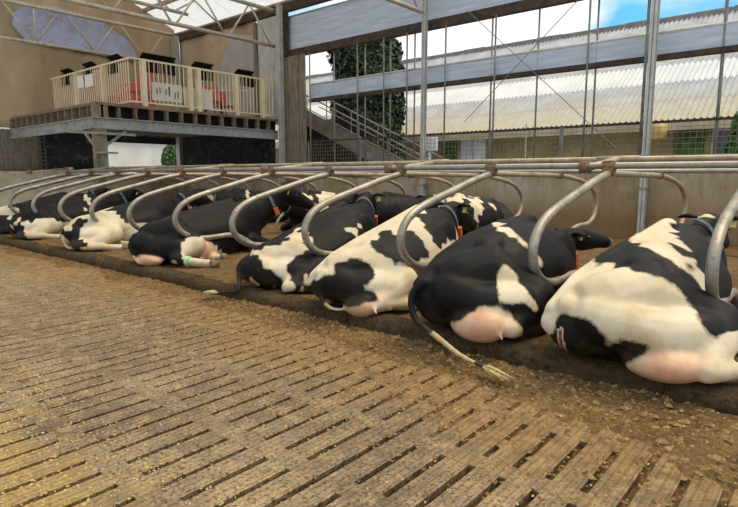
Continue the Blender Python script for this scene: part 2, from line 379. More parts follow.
# ------------------------------------------------------------ walls
GX = -20.4; WY = 12.5
wb = MB().box(-13.15, 3, WY - .12, WY + .12, -.2, 1.36).build('wall_back', M['concrete_wall']); tag(wb, 'dung stained low concrete wall behind the far cubicles', 'wall', kind='structure')
M['tan_wall'] = pmat('tan_concrete', (.34, .26, .155), (.46, .37, .24), (.26, .19, .11), scale=1.5, rough=.9)
wl = MB().box(GX - .15, GX + .1, -3, 9.1, -.2, 1.42).box(GX - .15, GX + .1, 9.25, 12.4, -.2, 1.30).build('wall_left', M['tan_wall']); tag(wl, 'low tan concrete wall across the barn end', 'wall', kind='structure')
MB().box(GX - .17, GX + .14, 9.08, 9.27, -.2, 2.5).build('end_door_post', M['rust'], wl)
ws = MB().box(GX, -14.55, WY - .1, WY + .1, -.2, 1.3).build('wall_side', M['concrete_wall']); tag(ws, 'low concrete wall under the platform', 'wall', kind='structure')

def grid_panel(name, o, u, v, nu, nv, r, mat, parent=None):
    """woven wire: o origin, u and v spans"""
    o, u, v = Vector(o), Vector(u), Vector(v); m = MB()
    for i in range(nu + 1): m.tube([o + u * i / nu, o + u * i / nu + v], r, 4)
    for j in range(nv + 1): m.tube([o + v * j / nv, o + v * j / nv + u], r, 4)
    ob = m.build(name, mat, parent); ob['kind'] = 'stuff'; return ob

# gable end: brown fabric sheets between rails, clear sheet, lower mesh
def fabric(name, pts_fn, nu, nv, mat, label, cat='curtain'):
    """two-sided thin fabric with real thickness; pts_fn(s,t)->Vector"""
    m = MB(); A = [[pts_fn(i / nu, j / nv) for i in range(nu + 1)] for j in range(nv + 1)]
    m.v = [p for r in A for p in r]; w = nu + 1
    m.f = [(j * w + i, j * w + i + 1, (j + 1) * w + i + 1, (j + 1) * w + i) for j in range(nv) for i in range(nu)]
    o = m.build(name, mat, smooth=True); s = o.modifiers.new('thick', 'SOLIDIFY'); s.thickness = .012
    return tag(o, label, cat)
def ripple(a, b, k=.03): return k * noise.noise((a * 1.6, b * .5, 2)) + k * .6 * noise.noise((a * 5, b * 1.2, 7))
fabric('gable_curtain', lambda s, t: Vector((GX - .12 + ripple(s * 16, t * 3, .06), -3.5 + 15.95 * s, 2.78 + 2.72 * t)), 80, 10, M['brown_sheet'], 'brown windbreak curtain across the barn end behind the platform')
def gtop(s, t):
    y = -3.5 + 15.95 * s; top = 6.95 + .42 * max(0, 12.6 - max(y, 2.0)); return Vector((GX - .16 + ripple(s * 16, t * 3 + 4, .05), y, 5.5 + (top - 5.5) * t))
fabric('gable_sheet', gtop, 60, 14, M['brown_sheet'], 'brown sheet filling the gable above the lattice girder')
# clear plastic sheet with a bowed top edge between the chords of the end girder
t = NT('dirty_sky_tinted_sheet'); v_ = t.pos(); n_ = t.noise(v_, 2.2, 5, .6); n2_ = t.noise(v_, 24, 4, .7)
c_ = t.ramp(n_, [(.3, (.30, .29, .33)), (.55, (.36, .38, .52)), (.75, (.34, .46, .85))]); c_ = t.mix(t.ramp(n2_, [(.5, 0.0), (.66, .8)]), c_, (.62, .62, .66)); t.col(c_); t.set(.35)  # blue sky light through the sheet is painted into its colour
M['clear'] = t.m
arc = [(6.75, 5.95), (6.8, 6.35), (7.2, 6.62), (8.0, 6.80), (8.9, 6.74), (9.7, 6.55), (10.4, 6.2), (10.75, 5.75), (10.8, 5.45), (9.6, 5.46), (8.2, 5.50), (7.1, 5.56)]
cs = MB().prism([(GX - .04, y, z) for y, z in arc], (.01, 0, 0)).build('clear_sheet', M['clear']); tag(cs, 'dirty clear plastic sheet, sky light painted in blue, with bowed top behind the end girder', 'sheet')
# side wall between gable corner and first column, above the platform
fabric('wall_curtain', lambda s, t: Vector((GX + .05 + 4.7 * s, WY + ripple(s * 5, t * 3, .05), 1.35 + 5.15 * t)), 24, 12, M['brown_sheet'], 'brown curtain on the side wall beside the corner post')
gs = MB().prism([(-18.75, WY - .08, 3.0), (-15.55, WY - .08, 3.0), (-15.55, WY - .08, 5.9), (-17.0, WY - .08, 6.2), (-17.6, WY - .08, 5.0)], (0, .012, 0)).build('grey_flap', M['grey_sheet']); tag(gs, 'lilac grey slanted tarpaulin for the paler part of the side curtain above the platform', 'flap')  # paler slanted part of the curtain, built as an added flap
pr = empty('board_panel', (-15, WY, 0)); tag(pr, 'pale upright board panel beside the platform column', 'panel')
for i in range(4):
    m = MB().box(-15.45 + i * .26, -15.45 + i * .26 + .25, WY - .06, WY, 2.95, 6.35).build('board', M['white_board']); m.parent = pr; m.matrix_parent_inverse = Matrix.Translation(-pr.location)
tag(MB().box(-15.62, -15.47, WY - .14, WY + .02, 2.9, 6.3).build('timber_post', M['timber'], bevel=.01), 'dark upright timber between tarpaulin and pale boards', 'post')
tp = empty('boarded_screen', (-13.8, WY, 0)); tag(tp, 'weathered brown vertical timber boards right of the platform column', 'screen')
for i in range(5):
    m = MB().box(-14.4 + i * .235, -14.4 + i * .235 + .225, WY - .09 - .012 * (i % 2), WY, .0, 5.02).build('board', M['timber']); m.parent = tp; m.matrix_parent_inverse = Matrix.Translation(-tp.location)

# ------------------------------------------------------------ columns, beams, guides on the open side
def column(x, y, z1, label, w=.13, d=.16):
    r = empty('steel_column', (x, y, 0)); tag(r, label, 'column')
    m = MB().box(-w / 2, w / 2, -d / 2, -d / 2 + .014, 0, z1).box(-w / 2, w / 2, d / 2 - .014, d / 2, 0, z1).box(-.006, .006, -d / 2, d / 2, 0, z1); m.build('shaft', M['steelpost'], r)
    MB().box(-w / 2 - .05, w / 2 + .05, -d / 2 - .05, d / 2 + .05, 0, .02).build('base_plate', M['steelpost'], r)
    MB().box(-w / 2 - .02, w / 2 + .02, -d / 2 - .01, d / 2 + .01, 1.0, 1.06).build('wall_bracket', M['galv'], r)
    return r
YC = WY - .26
column(-14.12, YC, 6.6, 'pale steel column where the platform meets the open side', .13, .16)
column(-8.56, YC, 6.4, 'pale steel column in the middle of the open side', .10, .13)
column(-3.15, YC, 6.4, 'pale steel column on the right of the open side', .12, .15)
column(GX + .12, WY - .2, 6.6, 'grey corner column behind the platform', .24, .2)
for i, (x, nm) in enumerate([(-13.02, 'first'), (-12.1, 'second'), (-11.05, 'third'), (-10.86, 'fourth'), (-10.08, 'fifth'), (-9.94, 'sixth'), (-9.28, 'seventh'), (-9.11, 'eighth'), (-8.07, 'ninth'), (-6.83, 'tenth'), (-6.68, 'eleventh'), (-5.66, 'twelfth'), (-4.49, 'thirteenth'), (-4.35, 'fourteenth'), (-3.33, 'fifteenth'), (-2.02, 'sixteenth')]):
    w = .022 if nm not in ('sixteenth', 'fifteenth') else .032
    p = MB().tube([(x, WY - .03 + (i % 2) * .12, 1.36), (x, WY - .03 + (i % 2) * .12, 5.03)], w, 8).build('guide_pole', M['guide'], smooth=True)
    tag(p, 'thin dark upright curtain guide pole, %s from the timber boards' % nm, 'pole', 'curtain guide poles')
def band(z0, z1, zf, label, x0=-14.30):
    r = empty('curtain_roll', (-7, WY, z0)); tag(r, label, 'beam'); L0 = Matrix.Translation(-r.location)
    def kid(m, n, mat, **k):
        o = m.build(n, mat, **k); o.parent = r; o.matrix_parent_inverse = L0
    kid(MB().box(x0, 3, WY + .07, WY + .15, z0, z1), 'face', M['band'])
    kid(MB().box(x0, 3, WY - .02, WY + .16, z0 - zf, z0), 'flange', M['rust'])
    kid(MB().tube([(x0, WY + .1, z1 + .02), (3, WY + .1, z1 + .02)], .04, 10), 'top_pipe', M['steelpost'], smooth=True)
band(3.66, 4.07, .10, 'lower grey weathered curtain band across the open side', -13.1)
band(5.24, 6.25, .22, 'upper broad grey band with dark rusty lower edge under the eave')
tag(MB().box(-14.28, -13.95, WY - .14, WY - .03, 5.05, 6.40).build('timber_stub', M['rust']), 'dark stained timber at the left end of the upper band', 'post')
tag(MB().box(-21, 3, WY - .1, WY + .1, 6.42, 6.62).build('eave_beam', M['rust']), 'dark brown eave beam along the top of the side wall', 'beam')
tag(MB().tube([(-21, WY - .05, 6.7), (3, WY - .05, 6.7)], .06, 8).build('eave_pipe', M['rail'], smooth=True), 'cream pipe along the eave', 'pipe')
tag(MB().tube([(-7.46, WY - .1, 5.28), (-3.29, WY - .1, 1.4)], .009, 6).build('brace_cable', M['guide']), 'thin bracing rod sloping down to the right column', 'cable')
tag(MB().tube([(-4.69, WY - .12, 5.0), (-7.42, WY - .12, 2.61)], .009, 6).build('brace_cable', M['guide']), 'thin bracing rod sloping down to the left of the crossing', 'cable')
# wire fence panels on the low wall
xs = [-13.2, -11.0, -8.75, -6.75, -5.0, -3.25, -1.2, 1.0]
for i in range(len(xs) - 1):
    a, b = xs[i] + .02, xs[i + 1] - .02; r = empty('mesh_fence_panel', ((a + b) / 2, WY, 1.37))
    lab = ['in front of the stairs', 'left of the middle column', 'right of the middle column', 'under the crossed rods', 'left of the right column', 'right of the right column', 'at the right end of the wall'][i]
    tag(r, 'square wire mesh panel on the low wall, ' + lab, 'fence', 'wire panels on the wall')
    w = b - a; z = .98
    grid_panel('wire_mesh', (-w / 2, .02, 0), (w, 0, 0), (0, 0, z), max(4, round(w / .11)), 9, .0045, M['wire'], r)
    MB().beam((-w / 2, .02, z), (w / 2, .02, z), .035, .05).build('top_rail', M['rust'], r)
    for s in (-1, 1): MB().box(s * w / 2 - .018, s * w / 2 + .018, 0, .04, 0, z).build('post', M['guide'], r)
tag(MB().tube([(-6.0, WY + .35, -.12), (-6.0, WY + .35, 2.5)], .018, 6).build('fence_stake', M['white_board']), 'thin white upright stake behind the mesh', 'stake')

# ------------------------------------------------------------ lattice girders and roof
def girder(x, y0, y1, zb, zt, label, nodes, verts=()):
    r = empty('lattice_girder', (x, y1, zb)); tag(r, label, 'girder'); L0 = Matrix.Translation(-r.location)
    def kid(m, n, mat):
        o = m.build(n, mat, smooth=True); o.parent = r; o.matrix_parent_inverse = L0
    kid(MB().tube([(x, y0, zb), (x, y1, zb)], .055, 10), 'bottom_chord', M['cream_steel']); kid(MB().tube([(x, y0, zt), (x, y1, zt)], .06, 10), 'top_chord', M['cream_steel'])
    for a, b in nodes: kid(MB().tube([(x, a, zb), (x, b, zt)], .028, 8), 'diagonal', M['cream_steel'])
    for a in verts: kid(MB().tube([(x, a, zb), (x, a, zt)], .035, 8), 'strut', M['cream_steel'])
P_ = 1.72
girder(-14.4, -4, 12.25, 5.38, 6.46, 'cream lattice girder running to the platform column', [q for k in range(8) for q in ((12.1 - k * P_, 11.3 - k * P_), (10.5 - k * P_, 11.3 - k * P_))])
girder(GX + .25, -4, 12.1, 5.47, 6.58, 'cream lattice girder along the barn end', [q for k in range(7) for q in ((11.0 - k * 1.85, 10.1 - k * 1.85), (11.0 - k * 1.85, 11.75 - k * 1.85))], (7.3,))
girder(-17.3, -4, 11.0, 6.6, 7.1, 'cream upper lattice girder between the end and the platform column', [q for k in range(8) for q in ((12.1 - k * P_, 11.3 - k * P_), (10.5 - k * P_, 11.3 - k * P_))])
girder(-8.6, -4, 12.15, 5.38, 6.46, 'cream lattice girder running to the middle column', [q for k in range(8) for q in ((12.0 - k * P_, 11.2 - k * P_), (10.4 - k * P_, 11.2 - k * P_))])
t = NT('translucent_roof'); t.b.inputs['Base Color'].default_value = (.82, .83, .85, 1); t.b.inputs['Roughness'].default_value = .6
tr = t.n('ShaderNodeBsdfTranslucent'); tr.inputs[0].default_value = (.85, .87, .9, 1); ms = t.n('ShaderNodeMixShader'); ms.inputs[0].default_value = .75
t.l(t.b.outputs[0], ms.inputs[1]); t.l(tr.outputs[0], ms.inputs[2]); t.l(ms.outputs[0], t.t.nodes['Material Output'].inputs[0]); M['roof'] = t.m
rf = empty('ceiling', (-14, WY, 6.8)); tag(rf, 'translucent white roof sheets above the eave', 'roof', kind='structure')
for i in range(12):
    x0 = -21 + i * 1.02
    m = MB().prism([(x0, WY + .45, 6.68), (x0 + 1.0, WY + .45, 6.68), (x0 + 1.0, 6.0, 9.45), (x0, 6.0, 9.45)], (0, 0, .02)).build('roof_sheet', M['roof']); m.parent = rf; m.matrix_parent_inverse = Matrix.Translation(-rf.location)
for i, y in enumerate((11.2, 9.6, 8.0)):
    m = MB().box(-21, -8.8, y - .04, y + .04, 6.68 + (WY + .45 - y) * .4295 - .16, 6.68 + (WY + .45 - y) * .4295 - .02).build('purlin', M['rail']); m.parent = rf; m.matrix_parent_inverse = Matrix.Translation(-rf.location)

# ------------------------------------------------------------ viewing platform
PX0, PX1, PY0, PY1 = GX + .1, -14.4, 6.44, 12.3
pf = empty('viewing_platform', (PX1, PY0, 0)); tag(pf, 'raised viewing platform on grey steel beams with cream railings', 'platform')
LP = Matrix.Translation(-pf.location)
def kid(m, n, mat, parent=None, **k):
    o = m.build(n, mat, **k); o.parent = parent or pf
    o.matrix_parent_inverse = LP if parent is None else Matrix.Identity(4)
    return o
kid(MB().box(PX0, PX1 + .05, PY0, PY1, 3.03, 3.10), 'deck', M['plank'])
def ibeam(m, p0, p1, h, w=.16, tf=.025):
    p0, p1 = Vector(p0), Vector(p1)
    for dz in (0, h - tf): m.beam(p0 + Vector((0, 0, dz + tf / 2)), p1 + Vector((0, 0, dz + tf / 2)), w, tf)
    return m.beam(p0 + Vector((0, 0, h / 2)), p1 + Vector((0, 0, h / 2)), .05, h)
kid(ibeam(MB(), (PX1, PY0 - .1, 2.45), (PX1, PY1, 2.45), .28), 'support_beam', M['beam_grey'])
kid(ibeam(MB(), (PX1, PY0, 2.45), (PX0, PY0, 2.45), .28), 'support_beam', M['beam_grey'])
k = 0
while PY0 + .17 + k * .445 < PY1:                      # joist ends along the front, with the shade between painted by a black header
    y = PY0 + .15 + k * .445
    kid(ibeam(MB(), (PX1 + .06, y, 2.73), (PX0, y, 2.73), .30, .12), 'joist', M['joist']); k += 1
for k in range(13):                                     # stub blocks along the side
    x = PX1 - .3 - k * .46
    kid(ibeam(MB(), (x, PY0 - .06, 2.73), (x, PY0 + .5, 2.73), .30, .12), 'joist', M['joist'])
kid(MB().box(PX1 - .10, PX1 + .06, PY0 - .06, PY0 + .30, 2.72, 3.04), 'end_block', M['timber'])
kid(MB().box(PX1 - .14, PX1 - .10, PY0, PY1, 2.74, 3.03), 'shade_strip', M['black'])  # black strip paints the shade in the gaps between joist ends
kid(MB().box(PX0, PX1 - .14, PY0 + .12, PY0 + .16, 2.74, 3.03), 'shade_strip', M['black'])  # same painted shade behind the stub blocks
col_ = kid(MB().box(PX1 - .12, PX1 + .10, PY0 - .07, PY0 + .13, 0, 2.45), 'support_post', M['timber'], bevel=.01)
kid(MB().box(PX1 - .04, PX1 + .04, PY0 + .13, PY0 + .24, 0, 2.45), 'post_flange', M['beam_grey'])
kid(MB().beam((PX1, PY0 + .1, 1.95), (PX1, PY0 + .75, 2.42), .05, .06), 'knee_brace', M['beam_grey'])
kid(MB().beam((PX1 - .05, PY0, 1.95), (PX1 - .7, PY0, 2.42), .05, .06), 'knee_brace', M['beam_grey'])
kid(MB().box(PX1 + .1, PX1 + .14, PY0 - .75, PY0 + .95, 2.30, 2.36), 'batten', M['rail'])
kid(MB().box(PX1 + .1, PX1 + .14, PY0 - .1, PY0 + .45, 1.83, 1.88), 'batten', M['rail'])
# railings
RY = 7.42
def railing(name, p0, p1, posts, parts_lab):
    p0, p1 = Vector(p0), Vector(p1); d = (p1 - p0); Ln = d.length; d.normalize()
    r = kid(MB().beam(p0 + Vector((0, 0, 1.19)), p1 + Vector((0, 0, 1.19)), .055, .05), name, M['cream_paint'])
    r['label'] = parts_lab
    def sub(m, n, mat):
        o = m.build(n, mat); o.parent = r; return o
    sub(MB().beam(p0 + Vector((0, 0, .10)), p1 + Vector((0, 0, .10)), .04, .04), 'bottom_rail', M['cream_paint'])
    for s in posts: q = p0 + d * s; sub(MB().box(q.x - .045, q.x + .045, q.y - .06, q.y + .06, q.z, q.z + 1.17), 'post', M['cream_paint'])
    n = int(Ln / .125)
    for i in range(1, n):
        q = p0 + d * (Ln * i / n)
        if all(abs(Ln * i / n - s) > .07 for s in posts): sub(MB().tube([q + Vector((0, 0, .1)), q + Vector((0, 0, 1.17))], .014, 6), 'baluster', M['cream_paint'])
    return r
fr_ = railing('railing', (PX1, RY, 3.1), (PX1, PY1 - .05, 3.1), [.35, 1.72, 2.0, 3.3, 4.3], 'cream railing facing the cubicles')
sr_ = railing('railing', (PX1, RY, 3.1), (-19.5, RY, 3.1), [1.55, 3.3], 'cream railing along the left side of the deck')
hr = MB().tube([(PX1 - .9, 9.2, 3.75), (PX1 - .9, 11.9, 4.05)], .022, 6).build('stair_handrail', M['cream_paint']); hr.parent = pf; hr.matrix_parent_inverse = LP
# display boards clipped on the railing
for i, (x, y, side) in enumerate([(-18.45, RY, 0), (-16.9, RY, 0), (-15.37, RY, 0), (PX1, 8.25, 1), (PX1, 9.62, 1), (PX1, 11.1, 1)]):
    w = .62 if i != 3 else .95
    b = empty('display_board', (x, y, 4.3)); tag(b, ['dark tilted display board at the far left end of the side railing', 'dark tilted display board in the middle of the side railing', 'dark tilted display board on the side railing nearest the corner', 'wide dark display board on the front railing nearest the corner', 'dark display board in the middle of the front railing', 'dark display board at the right end of the front railing'][i], 'display board', 'boards on the platform railing')
    if side: MB().beam((-.12, -w / 2, .10), (-.12, w / 2, .10), .30, .03, (-.55, 0, 1)).build('panel', M['black'], b); g = lambda s: MB().beam((-.02, s, -.3), (-.02, s, .06), .10, .03)
    else: MB().beam((-w / 2, .12, .10), (w / 2, .12, .10), .30, .03, (0, .55, 1)).build('panel', M['black'], b); g = lambda s: MB().beam((s, .02, -.3), (s, .02, .06), .03, .10)
    for s in ((-.24, -.08, .08, .24) if i != 3 else (-.4, -.24, -.08, .08, .24, .4)): g(s).build('bracket', M['black'], b)
# furniture on the deck
def chair(x, y, rz, label):
    c = empty('red_chair', (x, y, 3.1)); c.rotation_euler = (0, 0, rz); tag(c, label, 'chair')
    MB().box(-.24, .24, -.23, .23, .42, .49).build('seat', M['red'], c, bevel=.02); MB().beam((0, .22, .46), (0, .30, .92), .46, .06, (0, 1, 0)).build('backrest', M['red'], c)
    for sx in (-1, 1):
        for sy in (-1, 1): MB().tube([(sx * .21, sy * .2, .43), (sx * .24, sy * .24, 0)], .018, 6).build('leg', M['black'], c)
chair(-15.1, 10.35, R(60), 'red chair with dark legs behind the front railing')
chair(-16.0, 11.4, R(200), 'red chair half hidden beside the other chair on the deck')
def bale(x, y, w, d, h, label, mat):
    b = empty('covered_bench', (x, y, 3.1)); tag(b, label, 'bench')
    MB().box(-w / 2, w / 2, -d / 2, d / 2, .40, .52).build('cushion', mat, b, bevel=.04); MB().box(-w / 2, w / 2, d / 2 - .14, d / 2, .5, h).build('back_cushion', mat, b, bevel=.04)
    MB().box(-w / 2 + .03, w / 2 - .03, -d / 2 + .04, d / 2 - .04, 0, .40).build('base', mat, b)
bale(-16.6, 8.3, 1.9, .7, .95, 'long bench under a red and white cover at the side railing', M['redwhite'])
bale(-15.2, 8.0, .75, .7, 1.15, 'red covered armchair behind the railing corner', M['red'])
nb = MB().box(-14.62, -14.60, 9.05, 10.0, 3.22, 3.78).build('notice_board', M['paper']); tag(nb, 'wide white notice board behind the front railing', 'board')
kb = empty('picture_board', (-14.61, 8.55, 3.5)); tag(kb, 'printed board with blue and dark blotches beside the white notice board', 'board')
MB().box(-.01, .01, -.45, .45, -.18, .3).build('sheet', M['paper'], kb)
for i in range(9): MB().box(.011, .016, -.42 + i * .09, -.42 + i * .09 + rnd.uniform(.03, .07), rnd.uniform(-.1, .02), rnd.uniform(.06, .24)).build('blotch', M['strap'] if i % 3 else M['bluecrate'], kb)
tag(MB().box(-17.55, -17.15, RY - .03, RY - .015, 3.82, 4.16).build('notice_sheet', M['paper']), 'white paper notice on the side railing, left one', 'notice')
tag(MB().box(-17.05, -16.55, RY - .03, RY - .015, 3.80, 4.14).build('notice_sheet', M['paper']), 'white paper notice on the side railing, right one', 'notice')
# beneath the platform
wm = empty('mesh_wall', (GX, 5, 1.4)); tag(wm, 'brown square mesh wall at the left of the barn end', 'mesh')
grid_panel('wire_mesh', (.02, -7.0, 0), (0, 9.4, 0), (0, 0, 1.35), 72, 11, .008, M['wire'], wm)
tag(MB().box(GX - .3, GX - .22, -3, 7.4, 1.3, 2.75).build('brown_sheet', M['timber']), 'brown sheet seen through the mesh under the platform', 'sheet')
tag(MB().box(GX - .12, GX - .06, 7.3, 9.06, 1.43, 2.76).build('dark_sheet', M['darksheet']), 'black netting for the shade under the platform left of the doorway', 'backing')  # black sheet put in to stand for shade below the deck
tag(MB().box(GX + .3, -14.6, WY - .2, WY - .13, 1.31, 2.76).build('dark_sheet', M['darksheet']), 'black netting for the shade under the platform right of the doorway', 'backing')  # dark sheet painting the shaded space along the side wall
tag(MB().box(GX - .1, GX - .04, 9.2, 12.4, 2.48, 2.8).build('door_lintel', M['darksheet']), 'dark lintel over the bright end doorway', 'lintel')
# outside the end
eb = empty('white_shed', (-32, 13, 0)); tag(eb, 'white rendered building seen through the end doorway', 'building')
MB().box(-2, 2, -5, 6.2, -.1, 3.2).build('wall', M['white_wall'], eb); MB().box(-2.2, 2.2, -5.2, 6.4, 3.2, 3.32).build('roof', M['white_wall'], eb)
gt = empty('blue_gate', (-21.6, 11.9, 0)); tag(gt, 'pale blue barred gate outside the end doorway', 'gate')
for z in (.55, .8, 1.05, 1.3): MB().box(-.03, .03, -.5, .5, z, z + .09).build('bar', M['bluecrate'], gt)
for y in (-.5, -.17, .17, .5): MB().box(-.03, .03, y - .05, y + .05, -.1, 1.4).build('upright', M['bluecrate'], gt)
def leafcloud(name, mat, n, fn, size, seed, parent=None):
    r = random.Random(seed); m = MB()
    for _ in range(n):
        p, nrm = fn(r); nrm = (Vector(nrm) + Vector((r.uniform(-.7, .7), r.uniform(-.7, .7), r.uniform(-.5, .7)))).normalized(); a = nrm.orthogonal().normalized(); b = nrm.cross(a); th = r.uniform(0, 6.3)
        u = (a * math.cos(th) + b * math.sin(th)); w = nrm.cross(u); s = size * r.uniform(.6, 1.3)
        m.add([p - u * s, p - u * s * .1 + w * s * .75, p + u * s + nrm * s * .25, p - u * s * .1 - w * s * .75], [(0, 3, 2, 1)])
    o = m.build(name, mat, parent); o['kind'] = 'stuff'; return o
sh = empty('shrub', (-22.6, 13.5, 0)); tag(sh, 'green shrub at the right of the bright end doorway', 'shrub')
MB().tube([(0, 0, -.1), (.05, 0, 1.0), (0, .1, 2.2)], [.05, .04, .02], 8).build('stem', M['bark'], sh)
def shf(r):
    d = Vector((r.gauss(0, 1), r.gauss(0, 1), r.gauss(0, 1))).normalized(); return Vector((d.x * .55, d.y * .6, 1.95 + d.z * .75)) * 1, d
leafcloud('foliage', M['leaf2'], 900, shf, .10, 11, sh)

# ------------------------------------------------------------ outside the open side: stairs, ivy tree, corrugated barn
st = empty('outdoor_stairs', (-12, 14.5, 0)); tag(st, 'grey steel stairs with mesh sides descending to the right outside the wall', 'stairs')
LS = Matrix.Translation(-st.location)
def skid(m, n, mat, **k):
    o = m.build(n, mat, **k); o.parent = st; o.matrix_parent_inverse = LS; return o
sl = (1.95 - 3.5) / (13.75 - 10.26)
def sz(x, dz): return 3.5 + sl * (x + 13.755) + dz
for y in (14.4, 15.4):
    skid(MB().beam((-15.6, y, sz(-15.6, -.95)), (-7.6, y, sz(-7.6, -.95)), .06, .22), 'stringer', M['guide'])
    skid(MB().tube([(-15.6, y, sz(-15.6, 0)), (-7.6, y, sz(-7.6, 0))], .025, 8), 'handrail', M['guide'])
    skid(MB().tube([(-15.6, y, sz(-15.6, -.45)), (-7.6, y, sz(-7.6, -.45))], .02, 8), 'mid_rail', M['guide'])
    for k in range(7): x = -15.2 + k * 1.25; skid(MB().tube([(x, y, sz(x, -.95)), (x, y, sz(x, 0))], .02, 6), 'baluster', M['guide'])
    if y < 15: skid(MB().prism([(-15.6, y, sz(-15.6, -.9)), (-7.6, y, sz(-7.6, -.9)), (-7.6, y, sz(-7.6, -.5)), (-15.6, y, sz(-15.6, -.5))], (0, .01, 0)), 'infill_sheet', M['guide'])
for k in range(26):
    x = -15.4 + k * .3; skid(MB().box(x - .15, x + .15, 14.42, 15.38, sz(x, -.98), sz(x, -.94)), 'tread', M['white_board'])
skid(MB().box(-17.5, -15.5, 14.3, 15.5, sz(-15.5, -1.0), sz(-15.5, -.9)), 'landing', M['guide'])
for x in (-17.2, -15.6): skid(MB().box(x - .05, x + .05, 14.35, 14.45, -.1, sz(-15.5, -1.0)), 'landing_post', M['guide'])
skid(MB().box(-17.4, -13.3, 15.6, 15.7, -.1, 3.4), 'screen_panel', M['darksheet'])

iv = empty('ivy_tree', (-14.9, 17.4, 0)); tag(iv, 'tall tree trunk thickly clad in dark ivy outside the open side', 'tree')
MB().tube([(0, 0, -.1), (.05, .1, 2), (-.05, 0, 4.5), (.1, 0, 6.6)], [.9, .85, .8, .5], 12).build('trunk', M['bark'], iv)
def ivf(r):
    z = r.uniform(.4, 7.2); th = r.uniform(0, 6.283); rad = (1.4 + .28 * noise.noise((math.cos(th) * 1.4, math.sin(th) * 1.4, z * .9)) + .15 * noise.noise((math.cos(th) * 5, math.sin(th) * 5, z * 3))) * r.uniform(.86, 1.02) * (1 if z < 6.3 else max(.2, 1 - (z - 6.3) * .7))
    return Vector((rad * math.cos(th), rad * math.sin(th), z)), (math.cos(th), math.sin(th), .3)
leafcloud('foliage', M['leaf'], 15000, ivf, .105, 12, iv)

nbn = empty('neighbour_barn', (-9, 20, 0)); tag(nbn, 'long neighbouring barn with corrugated grey roof and ochre wall', 'building')
LB = Matrix.Translation(-nbn.location)
def bk(m, n, mat, parent=None, **k):
    o = m.build(n, mat, **k); o.parent = parent or nbn; o.matrix_parent_inverse = LB if parent is None else Matrix.Identity(4); return o
bk(MB().box(-34, 12, 20, 32, -.1, 3.1), 'wall', M['barnwall'])
bk(MB().box(-34, 12, 19.40, 19.47, 2.66, 2.93), 'fascia', pmat('fascia_board', (.42, .34, .22), (.56, .47, .33), scale=2, rough=.85))
t = NT('fibre_cement'); v_ = t.pos(); g_ = t.n('ShaderNodeSeparateXYZ'); t.l(v_, g_.inputs[0]); n_ = t.noise(v_, 1.4, 6); n2_ = t.noise(v_, 7, 5)
c_ = t.ramp(n_, [(.35, (.33, .34, .36)), (.65, (.46, .47, .48))])
hh = t.math('ADD', g_.outputs['Z'], t.math('MULTIPLY', t.math('SUBTRACT', n_, .5), 1.6)); c_ = t.mix(t.ramp(t.math('DIVIDE', hh, 10.0), [(.33, .7), (.42, 0.0)]), c_, (.50, .45, .31))
c_ = t.mix(t.ramp(n2_, [(.5, 0.0), (.7, .4)]), c_, (.30, .28, .22)); t.col(c_); t.set(.9, 0, .2); M['fibre'] = t.m
M['fibre_white'] = pmat('clear_roof_sheet', (.50, .52, .54), (.60, .61, .62), scale=1, rough=.5, bump=0)
RZ0, RY0, RZ1, RY1 = 2.98, 19.45, 7.75, 27.0
def sheet(s0, s1, w=1.08, n=6, per=10):
    m = MB(); v = []; nn = n * per
    for side in (0, 1):
        for i in range(nn + 1):
            x = w * i / nn; dz = .035 * math.cos(2 * math.pi * i / per) - side * .012
            for s in (s0, s1): v.append((x, RY0 + (RY1 - RY0) * s, RZ0 + (RZ1 - RZ0) * s + dz))
    f = []; o2 = 2 * (nn + 1)
    for i in range(nn):
        a = 2 * i; f += [(a, a + 1, a + 3, a + 2)[::-1], (o2 + a, o2 + a + 1, o2 + a + 3, o2 + a + 2), (a, a + 2, o2 + a + 2, o2 + a), (a + 1, o2 + a + 1, o2 + a + 3, a + 3)]
    m.v = v; m.f = f; return m
rows = [(0, .16, 'fibre'), (.15, .31, 'fibre'), (.30, .48, 'fibre_white'), (.47, .74, 'fibre'), (.73, 1.0, 'fibre')]
rme = [sheet(a, b).mesh('roof_sheet', M[c], False) for a, b, c in rows]
for j, me in enumerate(rme):
    for i in range(40):
        o = place(me, 'roof_sheet', nbn, (-32 + i * 1.06 + 9 - 0, -20, .012 * j)); 
bk(MB().box(-34, 12, 26.85, 27.2, 7.6, 7.85), 'ridge_cap', M['beam_grey'])
for i in range(30): bk(MB().box(-31 + i * 1.35, -31 + i * 1.35 + 1.2, 26.7, 26.84, 7.60, 7.80 + (i % 3) * .02), 'ridge_tile', M['guide'])
d = bk(MB().box(-12.1, -10.95, 19.93, 19.99, 0, 2.75), 'door', M['white_board'])
for i in range(2):
    for j in range(3): p = MB().box(-12.05 + i * .56, -11.55 + i * .56, 19.90, 19.94, .15 + j * .87, .95 + j * .87).build('pane', M['glass']); p.parent = d
w = bk(MB().box(-3.3, -1.2, 19.92, 19.99, .6, 2.7), 'window', M['white_board'])
for i in range(3):
    for j in range(2): p = MB().box(-3.22 + i * .68, -2.6 + i * .68, 19.89, 19.93, .7 + j * 1.0, 1.6 + j * 1.0).build('pane', pmat('dark_glass', (.03, .05, .07), (.08, .10, .12), rough=.15, bump=0) if (i + j) % 2 else M['glass']); p.parent = w
bk(MB().box(-13.0, -12.3, 19.9, 19.99, 0, 2.8), 'green_boards', M['leaf2'])
bk(MB().box(-4.3, -3.5, 19.9, 19.99, 0, 2.8), 'green_shutter', M['leaf2'])
dr = MB(); dr.tube([(-4.55, 18.6, 2.35), (-4.55, 18.6, 2.36), (-4.55, 18.6, 2.8), (-4.55, 18.6, 2.81)], [.25, .3, .3, .25], 16)
